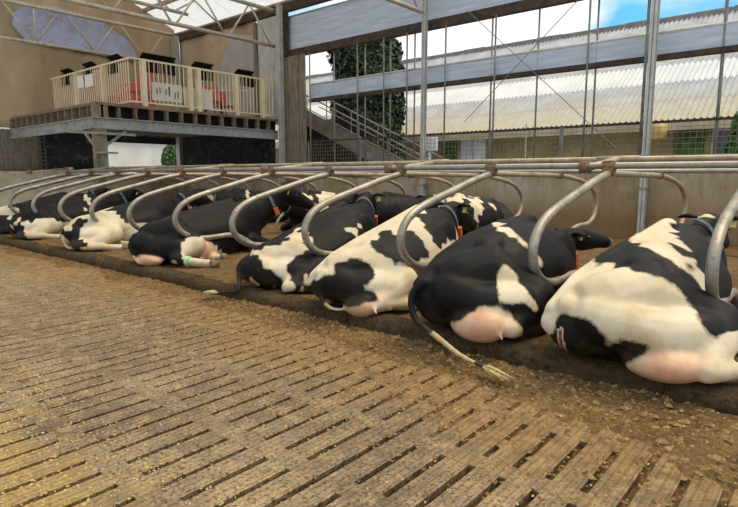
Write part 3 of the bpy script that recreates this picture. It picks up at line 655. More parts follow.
dr.tube([(-4.55, 18.6, 2.8), (-4.55, 19.0, 3.0), (-4.55, 19.44, 2.92)], .012, 6)
tag(dr.build('hanging_drum', M['drum'], smooth=True), 'amber drum shaped lamp shade hanging under the neighbouring eave', 'lamp')
wt = MB().box(-12.3, -12.2, 17.9, 18.0, -.1, 2.2).box(-12.6, -11.9, 17.9, 18.0, 2.2, 2.7).build('white_tank', M['white_wall'], bevel=.03); tag(wt, 'small white box on a post right of the ivy tree', 'box')
cy = empty('conifer', (-2.2, 17.8, 0)); tag(cy, 'bright green bush at the right end of the yard', 'bush')
MB().tube([(0, 0, -.1), (0, 0, 2.4)], [.07, .03], 8).build('stem', M['bark'], cy)
leafcloud('foliage', M['leaf2'], 1500, lambda r: ((lambda th, z: (Vector((.62 * math.cos(th) * (1.1 - z * .25), .62 * math.sin(th) * (1.1 - z * .25), z)), (math.cos(th), math.sin(th), .3)))(r.uniform(0, 6.283), r.uniform(.2, 2.9))), .09, 13, cy)

# ------------------------------------------------------------ cubicle pipework
FRONT = [(5.42, 1.315), (5.05, 1.245), (4.7, 1.16), (4.35, 1.075), (4.1, 1.005), (3.93, .92), (3.84, .81), (3.83, .70), (3.89, .595), (4.02, .51), (4.2, .468), (4.42, .468), (4.62, .475), (4.8, .44), (5.0, .33), (5.2, .22), (5.28, .12)]
FARP = [(5.42, 1.315), (6.2, 1.305), (7.25, 1.29), (7.9, 1.24), (8.35, 1.16), (8.62, 1.04), (8.72, .90), (8.70, .76), (8.58, .64), (8.35, .585), (8.0, .58), (7.75, .52), (7.55, .35), (7.5, .12)]
ordn = ['first', 'second', 'third', 'fourth', 'fifth', 'sixth', 'seventh', 'eighth', 'ninth', 'tenth', 'eleventh', 'twelfth', 'thirteenth']
fm = MB().tube(spline([(0, y, z) for y, z in FRONT], 4), .036, 12).mesh('loop_pipe', M['galv'], True)
am = MB().tube(spline([(0, y, z) for y, z in FARP], 4), .031, 10).mesh('loop_pipe', M['rail'], True)
cm = MB().tube([(0, 5.36, 1.33), (0, 5.46, 1.33)], .048, 10).box(-.05, .05, 5.385, 5.455, 1.29, 1.43).tube([(-.06, 5.42, 1.385), (.06, 5.42, 1.385)], .045, 10).mesh('clamp', M['clamp'])
for k in range(12):
    x = -.575 if k == 0 else -.5 - 1.2 * k
    d = empty('stall_divider', (x, 0, 0)); tag(d, 'bent grey pipe loop dividing two cubicles, %s from the right edge' % ordn[k], 'stall divider', 'cubicle dividers')
    place(fm, 'loop_pipe', d); place(am, 'loop_pipe', d); place(cm, 'clamp', d)
    sock = MB().tube([(0, 7.2, 1.29), (0, 7.32, 1.29)], .042, 8).build('clamp', M['clamp'], d)
x0, x1 = -14.1, 2.2
tag(MB().tube([(x0, 5.42, 1.385), (x1, 5.42, 1.385)], .031, 10).build('neck_rail', M['railgrey'], smooth=True), 'long grey neck rail clamped on the front dividers', 'rail')
tag(MB().tube([(x0, 7.28, 1.345), (x1, 7.28, 1.345)], .028, 10).build('neck_rail', M['railgrey'], smooth=True), 'thin far neck rail over the far cubicles', 'rail')
tr_ = empty('centre_rail', (-6, 6.4, 1.46)); tag(tr_, 'tan upper pipe along the middle of the cubicles with slanted supports', 'rail'); LT = Matrix.Translation(-tr_.location)
def tkid(m, n, mat):
    o = m.build(n, mat, smooth=True); o.parent = tr_; o.matrix_parent_inverse = LT
tkid(MB().tube([(x0, 6.4, 1.465), (x1, 6.4, 1.465)], .033, 10), 'pipe', M['rail'])
for k in range(7):
    x = -1.92 - 2.36 * k
    tkid(MB().tube([(x, 5.42, 1.365), (x, 5.9, 1.41), (x, 6.36, 1.462)], .036, 10), 'support_arm', M['rail'])
    tkid(MB().tube([(x - .22, 6.4, 1.465), (x + .22, 6.4, 1.465)], .043, 10), 'sleeve', M['rail'])
    tkid(MB().box(x - .045, x + .045, 5.37, 5.47, 1.32, 1.43), 'bracket', M['clamp'])

# ------------------------------------------------------------ cows
def smooth_eval(mb, voxel, it):
    me = mb.mesh('tmp'); o = bpy.data.objects.new('tmp', me); COL.objects.link(o)
    r = o.modifiers.new('r', 'REMESH'); r.mode = 'VOXEL'; r.voxel_size = voxel; r.adaptivity = 0
    s = o.modifiers.new('s', 'SMOOTH'); s.factor = .5; s.iterations = it
    dg = bpy.context.evaluated_depsgraph_get(); dg.update()
    new = bpy.data.meshes.new_from_object(o.evaluated_get(dg)); bpy.data.objects.remove(o); bpy.data.meshes.remove(me)
    return new
SEC = [(-.09, .25, .25, .06, .07, 55), (-.06, .24, .255, .13, .14, 55), (0, .22, .27, .20, .21, 54), (.10, .18, .30, .255, .265, 52), (.26, .12, .34, .31, .32, 47), (.45, .07, .38, .36, .36, 38), (.70, .02, .405, .41, .385, 27),
       (1.0, 0, .405, .44, .385, 17), (1.28, 0, .405, .42, .385, 9), (1.52, 0, .43, .34, .37, 4), (1.70, 0, .49, .255, .32, 1)]
def cow(key, X, Y, label, yaw=0, scale=1.0, facing=1, mirror=False, head=(0, 0, 0), pitch=24, roll=1.0, hind=None, tail=None, voxel=.016, collar=True, tags=True, zo=0.0, fore=True, fold=False, eartag=True, legband=False, girth=1.0, zs=1.0, hip=1.0, ro=1.0, sig=.026, fr=1.0, extra=(), spots=()):
    """lying cow; local x forward, y to its left, z up. hindquarters rolled onto the left hip, hind legs out to the right"""
    m = MB(); my = -1 if mirror else 1
    def V(x, y, z):
        t = min(1, max(0, (x - .3) / 1.3)); t = t * t * (3 - 2 * t); u = min(1, max(0, (x - 1.5) / .5))
        w = min(1, max(0, (x - .7) / .9)); w = w * w * (3 - 2 * w)
        return Vector((x, y * my, z * (hip + (1 - hip) * t) * (zs + (1 - zs) * u) * (1 + (fr - 1) * w)))
    def sect(x, yc, zc, w, h, r, n=22):
        r = R(r * roll); up = Vector((0, math.sin(r), math.cos(r))); rt = Vector((0, -math.cos(r), math.sin(r))); o = []
        for k in range(n):
            th = 2 * math.pi * k / n; a = math.cos(th); b = math.sin(th)
            aa = w * math.copysign(abs(a) ** .92, a) * (1 - .17 * b); p = Vector((x, yc * ro, zc)) + rt * aa * (girth if .3 < x < 1.5 else 1) + up * h * b
            o.append(V(p.x, p.y, max(p.z, .0)))
        return o
    def sp(x, a, b):      # point in the rolled section frame at station x
        for i in range(len(SEC) - 1):
            if SEC[i][0] <= x <= SEC[i + 1][0]:
                t = (x - SEC[i][0]) / (SEC[i + 1][0] - SEC[i][0]); s = [SEC[i][j] * (1 - t) + SEC[i + 1][j] * t for j in range(6)]; break
        r = R(s[5] * roll); p = Vector((x, s[1] * ro, s[2])) + Vector((0, -math.cos(r), math.sin(r))) * a + Vector((0, math.sin(r), math.cos(r))) * b
        return V(*p)
    hx, hy, hz = 2.22 + head[0], head[1], .80 + head[2]
    HB = Vector((hx, hy, hz))                                       # poll
    n0 = Vector((1.70, 0, .53 + .4 * min(0, head[2]))); nk = []
    for t, w, h in ((.0, .235, .31), (.22, .185, .26), (.42, .15, .215), (.64, .125, .18), (.84, .11, .155), (1.0, .10, .14)):
        c = n0.lerp(HB + Vector((-.03, 0, -.06)), t); c.z -= .05 * math.sin(t * math.pi); nk.append((c, w, h))
    rs = [sect(s[0], s[1], s[2] + head[2] * (.4 if s[0] > 1.6 else .2 if s[0] > 1.4 else 0) * (head[2] < 0), *s[3:]) for s in SEC]
    d0 = (HB - n0); yawn = math.atan2(d0.y, d0.x)
    nrings = []
    for c, w, h in nk[1:]:
        side = Vector((-math.sin(yawn), math.cos(yawn), 0)); up = Vector((-.35 * math.cos(yawn), -.35 * math.sin(yawn), .94)); o = []
        for k in range(22):
            th = 2 * math.pi * k / 22; p = c - side * w * math.cos(th) * (1 - .1 * math.sin(th)) + up * h * math.sin(th); o.append(V(*p))
        nrings.append(o)
    def flip(r): return r[::-1] if mirror else r
    m.rings([flip(r) for r in rs + nrings])
    # hips, pins, spine, thigh, shoulder, brisket
    m.ell(sp(.50, .25, .20), (.16, .11, .07)); m.ell(sp(.50, -.24, .20), (.16, .11, .07))
    m.ell(sp(.0, .08, .12), (.08, .07, .08)); m.ell(sp(.0, -.08, .12), (.08, .07, .08))
    m.capsule([sp(.0, 0, .17), sp(.3, 0, .295), sp(.6, 0, .345), sp(1.0, 0, .365), sp(1.4, 0, .375)], [.06, .06, .06, .06, .08], 10)
    m.capsule([sp(.18, .10, .02), sp(.36, .22, -.04), V(.46, -.42, .30)], [.22, .23, .17])
    m.capsule([sp(.03, .12, -.04), V(.10, -.20, .26), V(.26, -.40, .27)], [.15, .16, .16])
    for c_, r_ in extra: m.ell(V(*c_), r_)
    m.ell(V(1.45, -.24, .42), (.22, .13, .30)); m.ell(V(1.45, .24, .42), (.22, .13, .30)); m.ell(V(1.72, 0, .24), (.17, .15, .20))
    m.ell(V(.95, -.16, .26), (.50, .32, .25))
    # udder and teats
    uc = sp(.10, .13, -.24) if roll > .5 else V(.12, -.12, .16)
    U = hind.get('udder', (.07, -.27, .09)) if hind else (.07, -.27, .09); UR = hind.get('ur', (.16, .23, .105)) if hind else (.16, .23, .105)
    m.ell(V(*U), UR); m.ell(V(U[0] + .2, U[1] + .04, U[2]), (UR[0], UR[1] * .9, UR[2]))
    for a, b in ((-.06, -.18), (.1, -.2), (.02, -.1)): m.capsule([V(U[0] + a, U[1] + b, .10), V(U[0] + a - .02, U[1] + b - .05, .05)], [.02, .014], 8)
    # right hind leg
    H = (hind or {}).get('leg', [(.46, -.46, .30), (.04, -.50, .10), (.34, -.70, .06), (.46, -.78, .05)])
    h0, h1, h2, h3 = [Vector(p) for p in H]
    m.capsule([V(*h0), V(*h0.lerp(h1, .4)), V(*h0.lerp(h1, .8)), V(*h1)], [.165, .135, .085, .07]); m.capsule([V(*h1), V(*h1.lerp(h2, .5)), V(*h2)], [.068, .05, .056]); m.capsule([V(*h2), V(*h3)], [.054, .056])
    # left hind leg underneath
    HL = (hind or {}).get('left', [(.55, -.1, .14), (.40, -.30, .07), (.80, -.56, .05)])
    m.capsule([V(*p) for p in HL], [.12, .07, .05])
    # fore legs folded
    F = (hind or {}).get('fore', [(1.42, -.34, .22), (1.80, -.36, .10), (1.50, -.50, .06)])
    m.capsule([V(*F[0]), V(*F[1])], [.12, .07]); m.capsule([V(*F[1]), V(*F[2])], [.062, .048])
    m.capsule([V(1.42, .30, .22), V(1.80, .30, .10)], [.12, .07]); m.capsule([V(1.80, .30, .09), V(1.48, .34, .06)], [.06, .048])
    # head
    hyaw = yawn + R(head[3] if len(head) > 3 else 0); p_ = R(pitch)
    hd = Vector((math.cos(hyaw) * math.cos(p_), math.sin(hyaw) * math.cos(p_), -math.sin(p_))); hs = Vector((-math.sin(hyaw), math.cos(hyaw), 0)); hu = hd.cross(hs).normalized()
    if hu.z < 0: hu = -hu
    rr = []
    for t, w, h, dz in ((-.05, .06, .07, -.03), (.0, .10, .115, -.035), (.10, .118, .14, -.04), (.20, .108, .14, -.05), (.30, .088, .115, -.05), (.40, .074, .09, -.05), (.47, .078, .082, -.055), (.52, .07, .07, -.06), (.545, .045, .045, -.06)):
        c = HB + hd * t + hu * dz; rr.append([V(*(c - hs * w * math.cos(2 * math.pi * k / 16) + hu * h * math.sin(2 * math.pi * k / 16))) for k in range(16)])
    m.rings([flip(r) for r in rr])
    for s in (-1, 1):
        e0 = HB + hs * s * .09 + hd * .02 + hu * .03; e1 = e0 + hs * s * .10 + hu * .01 - hd * .01; e2 = e0 + hs * s * .19 - hu * .015
        q = MB().tube([V(*e0), V(*e0.lerp(e1, .5)), V(*e1), V(*e1.lerp(e2, .6)), V(*e2)], [.028, .05, .06, .045, .012], 10, .42); m.add(q.v, q.f)
    # tail
    TL = tail or [(-.05, .20, .50), (-.11, .22, .36), (-.12, .20, .20), (-.10, .10, .05), (-.06, -.02, .03)]
    TL = [(p[0], p[1] + .24 * (ro - 1), p[2]) for p in TL]
    tp_ = spline([V(*p) for p in TL], 5); n_ = len(tp_)
    m.tube(tp_, [.036 - .018 * i / (n_ - 1) for i in range(n_)], 10)
    me = smooth_eval(m, voxel, 9)
    me.materials.append(M['cow']); me.polygons.foreach_set('use_smooth', [True] * len(me.polygons))
    # coat field in the cow's own coordinates: nearest dark mark against nearest white mark
    nv = len(me.vertices); co = np.empty(nv * 3); me.vertices.foreach_get('co', co); co = co.reshape(-1, 3)
    cs_ = COATS.get(key); fld = np.full(nv, .3)
    if cs_:
        P = np.array([q[:3] for q in cs_['b']] + [q[:3] for q in cs_['w']], float); sg = np.array([1.0] * len(cs_['b']) + [-1.0] * len(cs_['w']))
        for a in range(0, nv, 8000):
            dd = ((co[a:a + 8000, None, :] - P[None, :, :]) ** 2).sum(2); d0_ = dd.min(1, keepdims=True)
            wgt = np.exp(-(dd - d0_) / (2 * sig ** 2)); fld[a:a + 8000] = (wgt * sg).sum(1) / wgt.sum(1) * sig * 1.6
    at = me.attributes.new('coat', 'FLOAT', 'POINT'); at.data.foreach_set('value', fld.astype(np.float32))
    Uv = np.array([U[0] + .06, (U[1] - .03) * my, U[2]]); du = np.sqrt((((co - Uv) / np.array([UR[0] * 1.42, UR[1] * 1.12, UR[2] * 1.12])) ** 2).sum(1)); sk = np.clip((1.10 - du) * 9, 0, 1) * .85 * np.clip(.5 - fld * 30, 0, 1)
    for q in spots: sk = np.maximum(sk, np.clip((1 - np.sqrt((((co - np.array(V(*q[:3]))) / np.array(q[3:6])) ** 2).sum(1))) * 14, 0, 1) * q[6])
    mz = np.array(V(*(HB + hd * .53 - hu * .06))); sk = np.maximum(sk, np.clip((.09 - np.sqrt(((co - mz) ** 2).sum(1))) * 30, 0, 1) * .5)
    at = me.attributes.new('skin', 'FLOAT', 'POINT'); at.data.foreach_set('value', sk.astype(np.float32))
    o = place(me, 'cow', None, (X, Y, .15 + zo), R(90 if facing > 0 else -90) + R(yaw)); o.scale = (scale,) * 3
    tag(o, label, 'cow', 'cows lying in the cubicles')
    # parts
    def leg_end(a, b, par):
        a, b = Vector(a), Vector(b); d = (b - a).normalized(); MB().tube([V(*(b - d * .01)), V(*(b + d * .045)), V(*(b + d * .085))], [.058, .056, .04], 12).build('hoof', M['hoof'], par, True)
    leg_end(h2, h3, o); leg_end(F[1], F[2], o); leg_end(HL[1], HL[2], o)
    for s in (-1, 1):
        MB().ell(V(*(HB + hd * .19 + hs * s * .098 - hu * .01)), (.022, .022, .022), n=10, m=6).build('eye', M['eye'], o, True)
    if tail is not None and key != 'A':
        e = Vector(TL[-1]); dd = (e - Vector(TL[-2])).normalized(); r_ = random.Random(sum(map(ord, key))); sw = MB()
        for _ in range(46):
            q = Vector((r_.gauss(0, .018), r_.gauss(0, .022), r_.gauss(0, .010))); b = e - dd * .03; L_ = r_.uniform(.09, .16)
            sw.tube([V(*(b + q * .4)), V(*(b + dd * L_ * .5 + q * 1.1)), V(*(b + dd * L_ + q * 1.3 - Vector((0, 0, .008))))], [.008, .009, .003], 5)
        sw.build('tail_switch', M['switch'], o, True)
    if collar:
        c, w, h = nk[3]; side = Vector((-math.sin(yawn), math.cos(yawn), 0)); up = Vector((-.35 * math.cos(yawn), -.35 * math.sin(yawn), .94)); fw = side.cross(up).normalized(); ring = []
        cb = MB(); n = 28; w2, h2_ = w + .012, h + .03; vv = []
        for k in range(n):
            th = 2 * math.pi * k / n; p = c - side * w2 * math.cos(th) * (1 - .1 * math.sin(th)) + up * h2_ * math.sin(th)
            q = c - side * (w2 + .008) * math.cos(th) * (1 - .1 * math.sin(th)) + up * (h2_ + .008) * math.sin(th)
            vv += [V(*(p - fw * .022)), V(*(p + fw * .022)), V(*(q + fw * .022)), V(*(q - fw * .022))]
        ff = []
        for k in range(n):
            a, b = 4 * k, 4 * ((k + 1) % n); ff += [(a + i, a + (i + 1) % 4, b + (i + 1) % 4, b + i) for i in range(4)]
        cb.add(vv, ff); cl = cb.build('collar', M['strap'], o)
        if tags:
            th = R(-18); pc = c - side * (w2 + .03) * math.cos(th) * (1 - .1 * math.sin(th)) + up * h2_ * math.sin(th); dn = -up
            for i in range(3 if key in ('B', 'C') else 2):
                q0 = pc + dn * (.062 * i - .02); MB().beam(V(*q0), V(*(q0 + dn * .056)), .062, .034, V(*side)).build('number_tag', M['orange'], cl)
                MB().beam(V(*(q0 - side * .018 + dn * .014)), V(*(q0 - side * .018 + dn * .042)), .016, .006, V(*side)).build('tag_digit', M['strap'], cl)
    if eartag:
        s = -1; e0 = HB + hs * s * .17 + hd * .045 + hu * -.005
        MB().beam(V(*(e0 + hu * .03)), V(*(e0 - hu * .04)), .045, .008, V(*hd)).build('ear_tag', M['yellow'], o)
    if legband:
        a = h1.lerp(h2, .55); d = (h2 - h1).normalized(); MB().tube([V(*(a - d * .025)), V(*(a + d * .025))], .062, 12).build('leg_band', M['green'], o)
    return o
COATS = {}
#COATS_DATA
COATS['A'] = dict(
    b=[(2.28, 0.12, 0.79), (2.24, -0.12, 0.81), (2.08, -0.04, 0.77), (2.09, -0.11, 0.77), (2.13, -0.14, 0.77), (2.28, -0.23, 0.77), (1.32, -0.01, 0.77), (1.4, -0.03, 0.77), (1.58, -0.03, 0.76), (1.9, -0.04, 0.74), (1.32, -0.05, 0.74), (1.51, -0.11, 0.73), (1.63, -0.13, 0.72), (1.98, -0.14, 0.7),
       (1.13, -0.09, 0.72), (1.24, -0.13, 0.71), (1.41, -0.17, 0.7), (2.13, -0.19, 0.65), (2.3, -0.2, 0.63), (0.81, 0.16, 0.69), (1.02, -0.14, 0.7), (1.47, -0.29, 0.67), (2.6, -0.2, 0.56), (0.7, 0.2, 0.66), (0.71, 0.1, 0.67), (0.71, 0.07, 0.67), (0.85, -0.12, 0.68), (0.96, -0.19, 0.67),
       (1.08, -0.23, 0.66), (1.29, -0.26, 0.64), (0.62, 0.04, 0.65), (0.63, 0.01, 0.65), (0.64, -0.01, 0.65), (0.79, -0.16, 0.65), (0.83, -0.18, 0.65), (0.92, -0.23, 0.64), (0.52, 0.24, 0.61), (0.52, 0.11, 0.62), (0.45, -0, 0.64), (0.54, -0.07, 0.64), (0.61, -0.08, 0.63), (0.75, -0.2, 0.62),
       (0.8, -0.22, 0.62), (0.84, -0.24, 0.62), (0.89, -0.27, 0.62), (1.01, -0.31, 0.61), (1.4, -0.34, 0.57), (0.45, 0.25, 0.58), (0.45, 0.21, 0.58), (0.44, 0.18, 0.59), (0.44, 0.15, 0.59), (0.44, 0.12, 0.6), (0.44, 0.08, 0.6), (0.58, -0.12, 0.6), (0.61, -0.15, 0.6), (0.82, -0.28, 0.59),
       (1.12, -0.35, 0.56), (0.38, 0.22, 0.56), (0.38, 0.1, 0.57), (0.38, 0.07, 0.57), (0.31, -0.04, 0.59), (0.32, -0.15, 0.6), (0.56, -0.16, 0.58), (0.58, -0.18, 0.58), (0.67, -0.25, 0.57), (0.75, -0.29, 0.57), (0.81, -0.31, 0.56), (0.92, -0.35, 0.55), (0.22, -0.04, 0.57), (0.23, -0.07, 0.58),
       (0.24, -0.09, 0.58), (0.24, -0.12, 0.58), (0.25, -0.14, 0.58), (0.27, -0.17, 0.58), (0.3, -0.19, 0.58), (0.54, -0.19, 0.55), (0.57, -0.22, 0.55), (0.6, -0.24, 0.55), (0.66, -0.28, 0.54), (0.75, -0.33, 0.54), (1.02, -0.4, 0.51), (1.26, -0.4, 0.48), (0.22, -0.15, 0.56), (0.23, -0.18, 0.56),
       (0.25, -0.2, 0.56), (0.28, -0.22, 0.56), (0.56, -0.25, 0.52), (0.59, -0.27, 0.52), (0.75, -0.36, 0.51), (0.25, -0.23, 0.53), (0.28, -0.25, 0.53), (0.31, -0.27, 0.53), (0.56, -0.28, 0.49), (0.59, -0.3, 0.49), (0.71, -0.36, 0.48), (0.92, -0.42, 0.46), (0.28, -0.28, 0.5), (0.31, -0.3, 0.5),
       (0.34, -0.32, 0.5), (0.6, -0.33, 0.46), (0.68, -0.37, 0.45), (0.73, -0.39, 0.45), (0.28, -0.31, 0.48), (0.3, -0.33, 0.48), (0.33, -0.35, 0.47), (0.71, -0.4, 0.42), (0.28, -0.34, 0.45), (0.31, -0.36, 0.45), (0.69, -0.4, 0.39), (0.26, -0.34, 0.42), (0.28, -0.36, 0.42), (0.31, -0.38, 0.42),
       (0.26, -0.37, 0.4), (0.29, -0.39, 0.4), (0.31, -0.41, 0.4), (0.24, -0.4, 0.38), (0.28, -0.42, 0.37), (-0.07, 0.27, 0.3), (-0.07, 0.24, 0.3), (0.18, -0.41, 0.36), (0.2, -0.43, 0.36), (0.23, -0.45, 0.36), (-0.08, 0.29, 0.26), (-0.08, 0.26, 0.27), (-0.08, 0.23, 0.27), (-0.08, 0.2, 0.28),
       (-0.1, 0.16, 0.29), (-0.11, 0.13, 0.3), (-0.11, 0.1, 0.3), (0.16, -0.44, 0.34), (0.18, -0.46, 0.34), (0.21, -0.48, 0.34), (-0.09, 0.29, 0.23), (-0.09, 0.26, 0.24), (-0.09, 0.23, 0.25), (-0.09, 0.2, 0.25), (-0.1, 0.16, 0.26), (-0.1, 0.13, 0.27), (-0.11, 0.1, 0.27), (-0.11, 0.07, 0.28),
       (0.14, -0.45, 0.32), (0.16, -0.47, 0.32), (0.18, -0.49, 0.32), (-0.09, 0.29, 0.2), (-0.09, 0.26, 0.21), (-0.1, 0.1, 0.24), (-0.11, 0.07, 0.25), (-0.1, 0.04, 0.25), (0.14, -0.47, 0.29), (0.16, -0.49, 0.29), (-0.07, 0.32, 0.16), (-0.09, 0.29, 0.17), (-0.09, 0.25, 0.18), (-0.09, 0.07, 0.21),
       (-0.09, 0.05, 0.22), (-0.09, 0.02, 0.22), (0.13, -0.48, 0.27), (0.15, -0.5, 0.27), (-0.07, 0.29, 0.14), (-0.07, 0.08, 0.17), (-0.07, 0.05, 0.18), (-0.08, 0.02, 0.19), (-0.07, -0.09, 0.21), (-0.03, 0.06, 0.14), (-0.04, 0.03, 0.15), (-0.06, -0.03, 0.16), (-0.06, -0.06, 0.17), (-0.06, -0.09, 0.18),
       (-0.06, -0.11, 0.18), (-0.06, -0.14, 0.19), (-0.06, -0.17, 0.19), (-0.05, -0.19, 0.2), (-0.05, -0.22, 0.2), (-0.05, 0.17, 0.09), (0.08, 0.01, 0.09), (-0.03, -0.05, 0.13), (-0.04, -0.08, 0.14), (-0.04, -0.11, 0.15), (-0.05, -0.14, 0.15), (-0.05, -0.17, 0.16), (-0.05, -0.19, 0.16), (-0.05, -0.22, 0.17),
       (0.05, 0.11, 0.04), (-0.01, -0.08, 0.1), (-0.03, -0.11, 0.11), (-0.04, -0.14, 0.12), (-0.05, -0.17, 0.13), (-0.05, -0.19, 0.14), (-0.01, -0.08, 0.07), (-0.04, -0.11, 0.09), (-0.05, -0.14, 0.1), (0.9, 0.45, 0.4), (1.2, 0.45, 0.4), (0.4, 0.45, 0.2)],
    w=[(2.18, -0.06, 0.81), (2.16, -0.1, 0.81), (1.33, 0.06, 0.81), (1.34, 0.03, 0.81), (1.38, 0.01, 0.81), (1.2, 0.1, 0.78), (1.27, 0.01, 0.78), (1.04, 0.09, 0.75), (1.27, -0.02, 0.74), (0.92, 0.13, 0.72), (1.06, -0.04, 0.72), (1.09, -0.06, 0.72), (0.82, 0.13, 0.69), (0.84, 0.11, 0.69),
       (0.88, -0.02, 0.7), (0.92, -0.07, 0.7), (0.95, -0.09, 0.7), (0.98, -0.12, 0.7), (0.71, 0.04, 0.68), (0.72, 0.01, 0.68), (0.78, -0.07, 0.68), (0.81, -0.09, 0.68), (0.88, -0.14, 0.67), (0.92, -0.17, 0.67), (0.66, -0.04, 0.65), (0.67, -0.07, 0.65), (0.69, -0.09, 0.65), (0.72, -0.12, 0.65),
       (0.76, -0.14, 0.65), (0.88, -0.21, 0.65), (0.64, -0.11, 0.63), (0.66, -0.13, 0.63), (0.68, -0.16, 0.63), (0.71, -0.18, 0.63), (0.45, 0.28, 0.58), (0.63, -0.17, 0.6), (0.66, -0.19, 0.6), (0.69, -0.22, 0.6), (0.72, -0.24, 0.6), (0.77, -0.26, 0.59), (0.38, 0.29, 0.55), (0.39, 0.26, 0.55),
       (0.37, 0.19, 0.56), (0.37, 0.15, 0.57), (0.38, 0.12, 0.57), (0.61, -0.21, 0.57), (0.64, -0.23, 0.57), (0.7, -0.27, 0.57), (0.32, 0.26, 0.53), (0.31, 0.23, 0.53), (0.31, 0.2, 0.54), (0.22, 0.11, 0.56), (0.2, 0.04, 0.57), (0.2, 0.01, 0.57), (0.21, -0.01, 0.57), (0.63, -0.26, 0.55),
       (0.7, -0.31, 0.54), (0.15, -0, 0.55), (0.16, -0.03, 0.55), (0.17, -0.06, 0.55), (0.18, -0.08, 0.55), (0.19, -0.11, 0.55), (0.2, -0.13, 0.56), (0.63, -0.29, 0.52), (0.66, -0.31, 0.52), (0.7, -0.34, 0.51), (0.21, 0.35, 0.47), (0.16, 0.24, 0.49), (0.08, 0.15, 0.51), (0.16, -0.11, 0.53),
       (0.18, -0.14, 0.53), (0.19, -0.16, 0.53), (0.21, -0.19, 0.53), (0.23, -0.21, 0.53), (0.63, -0.32, 0.49), (0.66, -0.34, 0.49), (0.16, -0.15, 0.5), (0.17, -0.17, 0.5), (0.19, -0.19, 0.51), (0.21, -0.21, 0.51), (0.23, -0.24, 0.5), (0.25, -0.26, 0.5), (0.64, -0.35, 0.46), (0.1, 0.34, 0.42),
       (0.05, 0.23, 0.44), (0.03, 0.04, 0.47), (0.08, -0.06, 0.47), (0.19, -0.22, 0.48), (0.21, -0.24, 0.48), (0.23, -0.26, 0.48), (0.26, -0.29, 0.48), (0.66, -0.38, 0.43), (0.22, -0.27, 0.45), (0.24, -0.29, 0.45), (0.26, -0.31, 0.45), (0, 0.36, 0.37), (-0.03, 0.16, 0.4), (0.21, -0.27, 0.42),
       (0.23, -0.3, 0.42), (0.24, -0.32, 0.42), (-0.06, 0.31, 0.35), (-0.07, 0.27, 0.36), (-0.06, 0.24, 0.36), (-0.05, 0.22, 0.36), (-0.05, 0.19, 0.37), (-0.05, 0.04, 0.39), (0.09, -0.14, 0.39), (0.2, -0.28, 0.39), (0.22, -0.3, 0.4), (0.23, -0.32, 0.4), (0.25, -0.35, 0.4), (-0.05, 0.34, 0.31),
       (-0.07, 0.3, 0.32), (-0.07, 0.27, 0.33), (-0.07, 0.24, 0.33), (-0.06, 0.21, 0.34), (-0.08, 0.18, 0.35), (-0.09, 0.14, 0.35), (-0.09, 0.11, 0.36), (-0.09, 0.08, 0.36), (-0.08, 0.06, 0.36), (-0.03, -0.07, 0.37), (0.19, -0.33, 0.37), (0.21, -0.35, 0.38), (0.22, -0.38, 0.38), (-0.06, 0.37, 0.28),
       (-0.06, 0.33, 0.29), (-0.07, 0.3, 0.29), (-0.07, 0.21, 0.31), (-0.09, 0.17, 0.32), (-0.1, 0.14, 0.33), (-0.1, 0.11, 0.33), (-0.1, 0.08, 0.33), (-0.1, 0.05, 0.34), (-0.09, 0.03, 0.34), (0.07, -0.26, 0.36), (0.13, -0.35, 0.36), (0.15, -0.37, 0.36), (0.17, -0.39, 0.36), (-0.07, 0.36, 0.25),
       (-0.08, 0.33, 0.26), (-0.11, 0.07, 0.31), (-0.1, 0.05, 0.31), (-0.1, 0.02, 0.31), (-0.09, -0, 0.32), (0.11, -0.38, 0.34), (0.13, -0.4, 0.34), (0.15, -0.42, 0.34), (-0.06, 0.39, 0.21), (-0.08, 0.36, 0.22), (-0.08, 0.32, 0.23), (-0.11, 0.04, 0.28), (-0.1, 0.02, 0.28), (-0.1, -0.01, 0.29),
       (-0.09, -0.03, 0.29), (-0.08, -0.06, 0.29), (-0.04, -0.18, 0.31), (0.09, -0.38, 0.32), (0.11, -0.4, 0.32), (0.12, -0.43, 0.32), (-0.07, 0.36, 0.19), (-0.08, 0.32, 0.2), (-0.1, 0.02, 0.25), (-0.1, -0.01, 0.26), (-0.09, -0.04, 0.26), (-0.08, -0.06, 0.27), (-0.08, -0.09, 0.27), (-0.07, -0.11, 0.27),
       (-0.06, -0.14, 0.28), (-0.06, -0.16, 0.28), (-0.05, -0.19, 0.28), (-0.04, -0.21, 0.28), (0.09, -0.41, 0.29), (0.11, -0.43, 0.29), (0.12, -0.45, 0.29), (-0.09, -0.01, 0.23), (-0.09, -0.04, 0.23), (-0.08, -0.06, 0.24), (-0.08, -0.09, 0.24), (-0.07, -0.11, 0.24), (-0.07, -0.14, 0.25), (-0.06, -0.16, 0.25),
       (-0.06, -0.19, 0.25), (-0.05, -0.21, 0.26), (-0.04, -0.24, 0.26), (-0.03, -0.26, 0.26), (0.08, -0.41, 0.27), (0.1, -0.43, 0.27), (0.11, -0.46, 0.27), (-0.08, -0.01, 0.19), (-0.08, -0.04, 0.2), (-0.08, -0.06, 0.2), (-0.07, -0.12, 0.21), (-0.07, -0.14, 0.22), (-0.06, -0.17, 0.22), (-0.06, -0.19, 0.23),
       (-0.05, -0.22, 0.23), (-0.05, -0.24, 0.23), (-0.04, -0.26, 0.24), (-0.02, -0.29, 0.24), (0.09, -0.44, 0.24), (0.11, -0.46, 0.24), (0.12, -0.48, 0.24), (0.14, -0.5, 0.24), (-0.05, -0, 0.16), (-0.05, -0.24, 0.2), (-0.04, -0.27, 0.21), (-0.02, -0.29, 0.21), (0.09, -0.44, 0.21), (0.1, -0.46, 0.21),
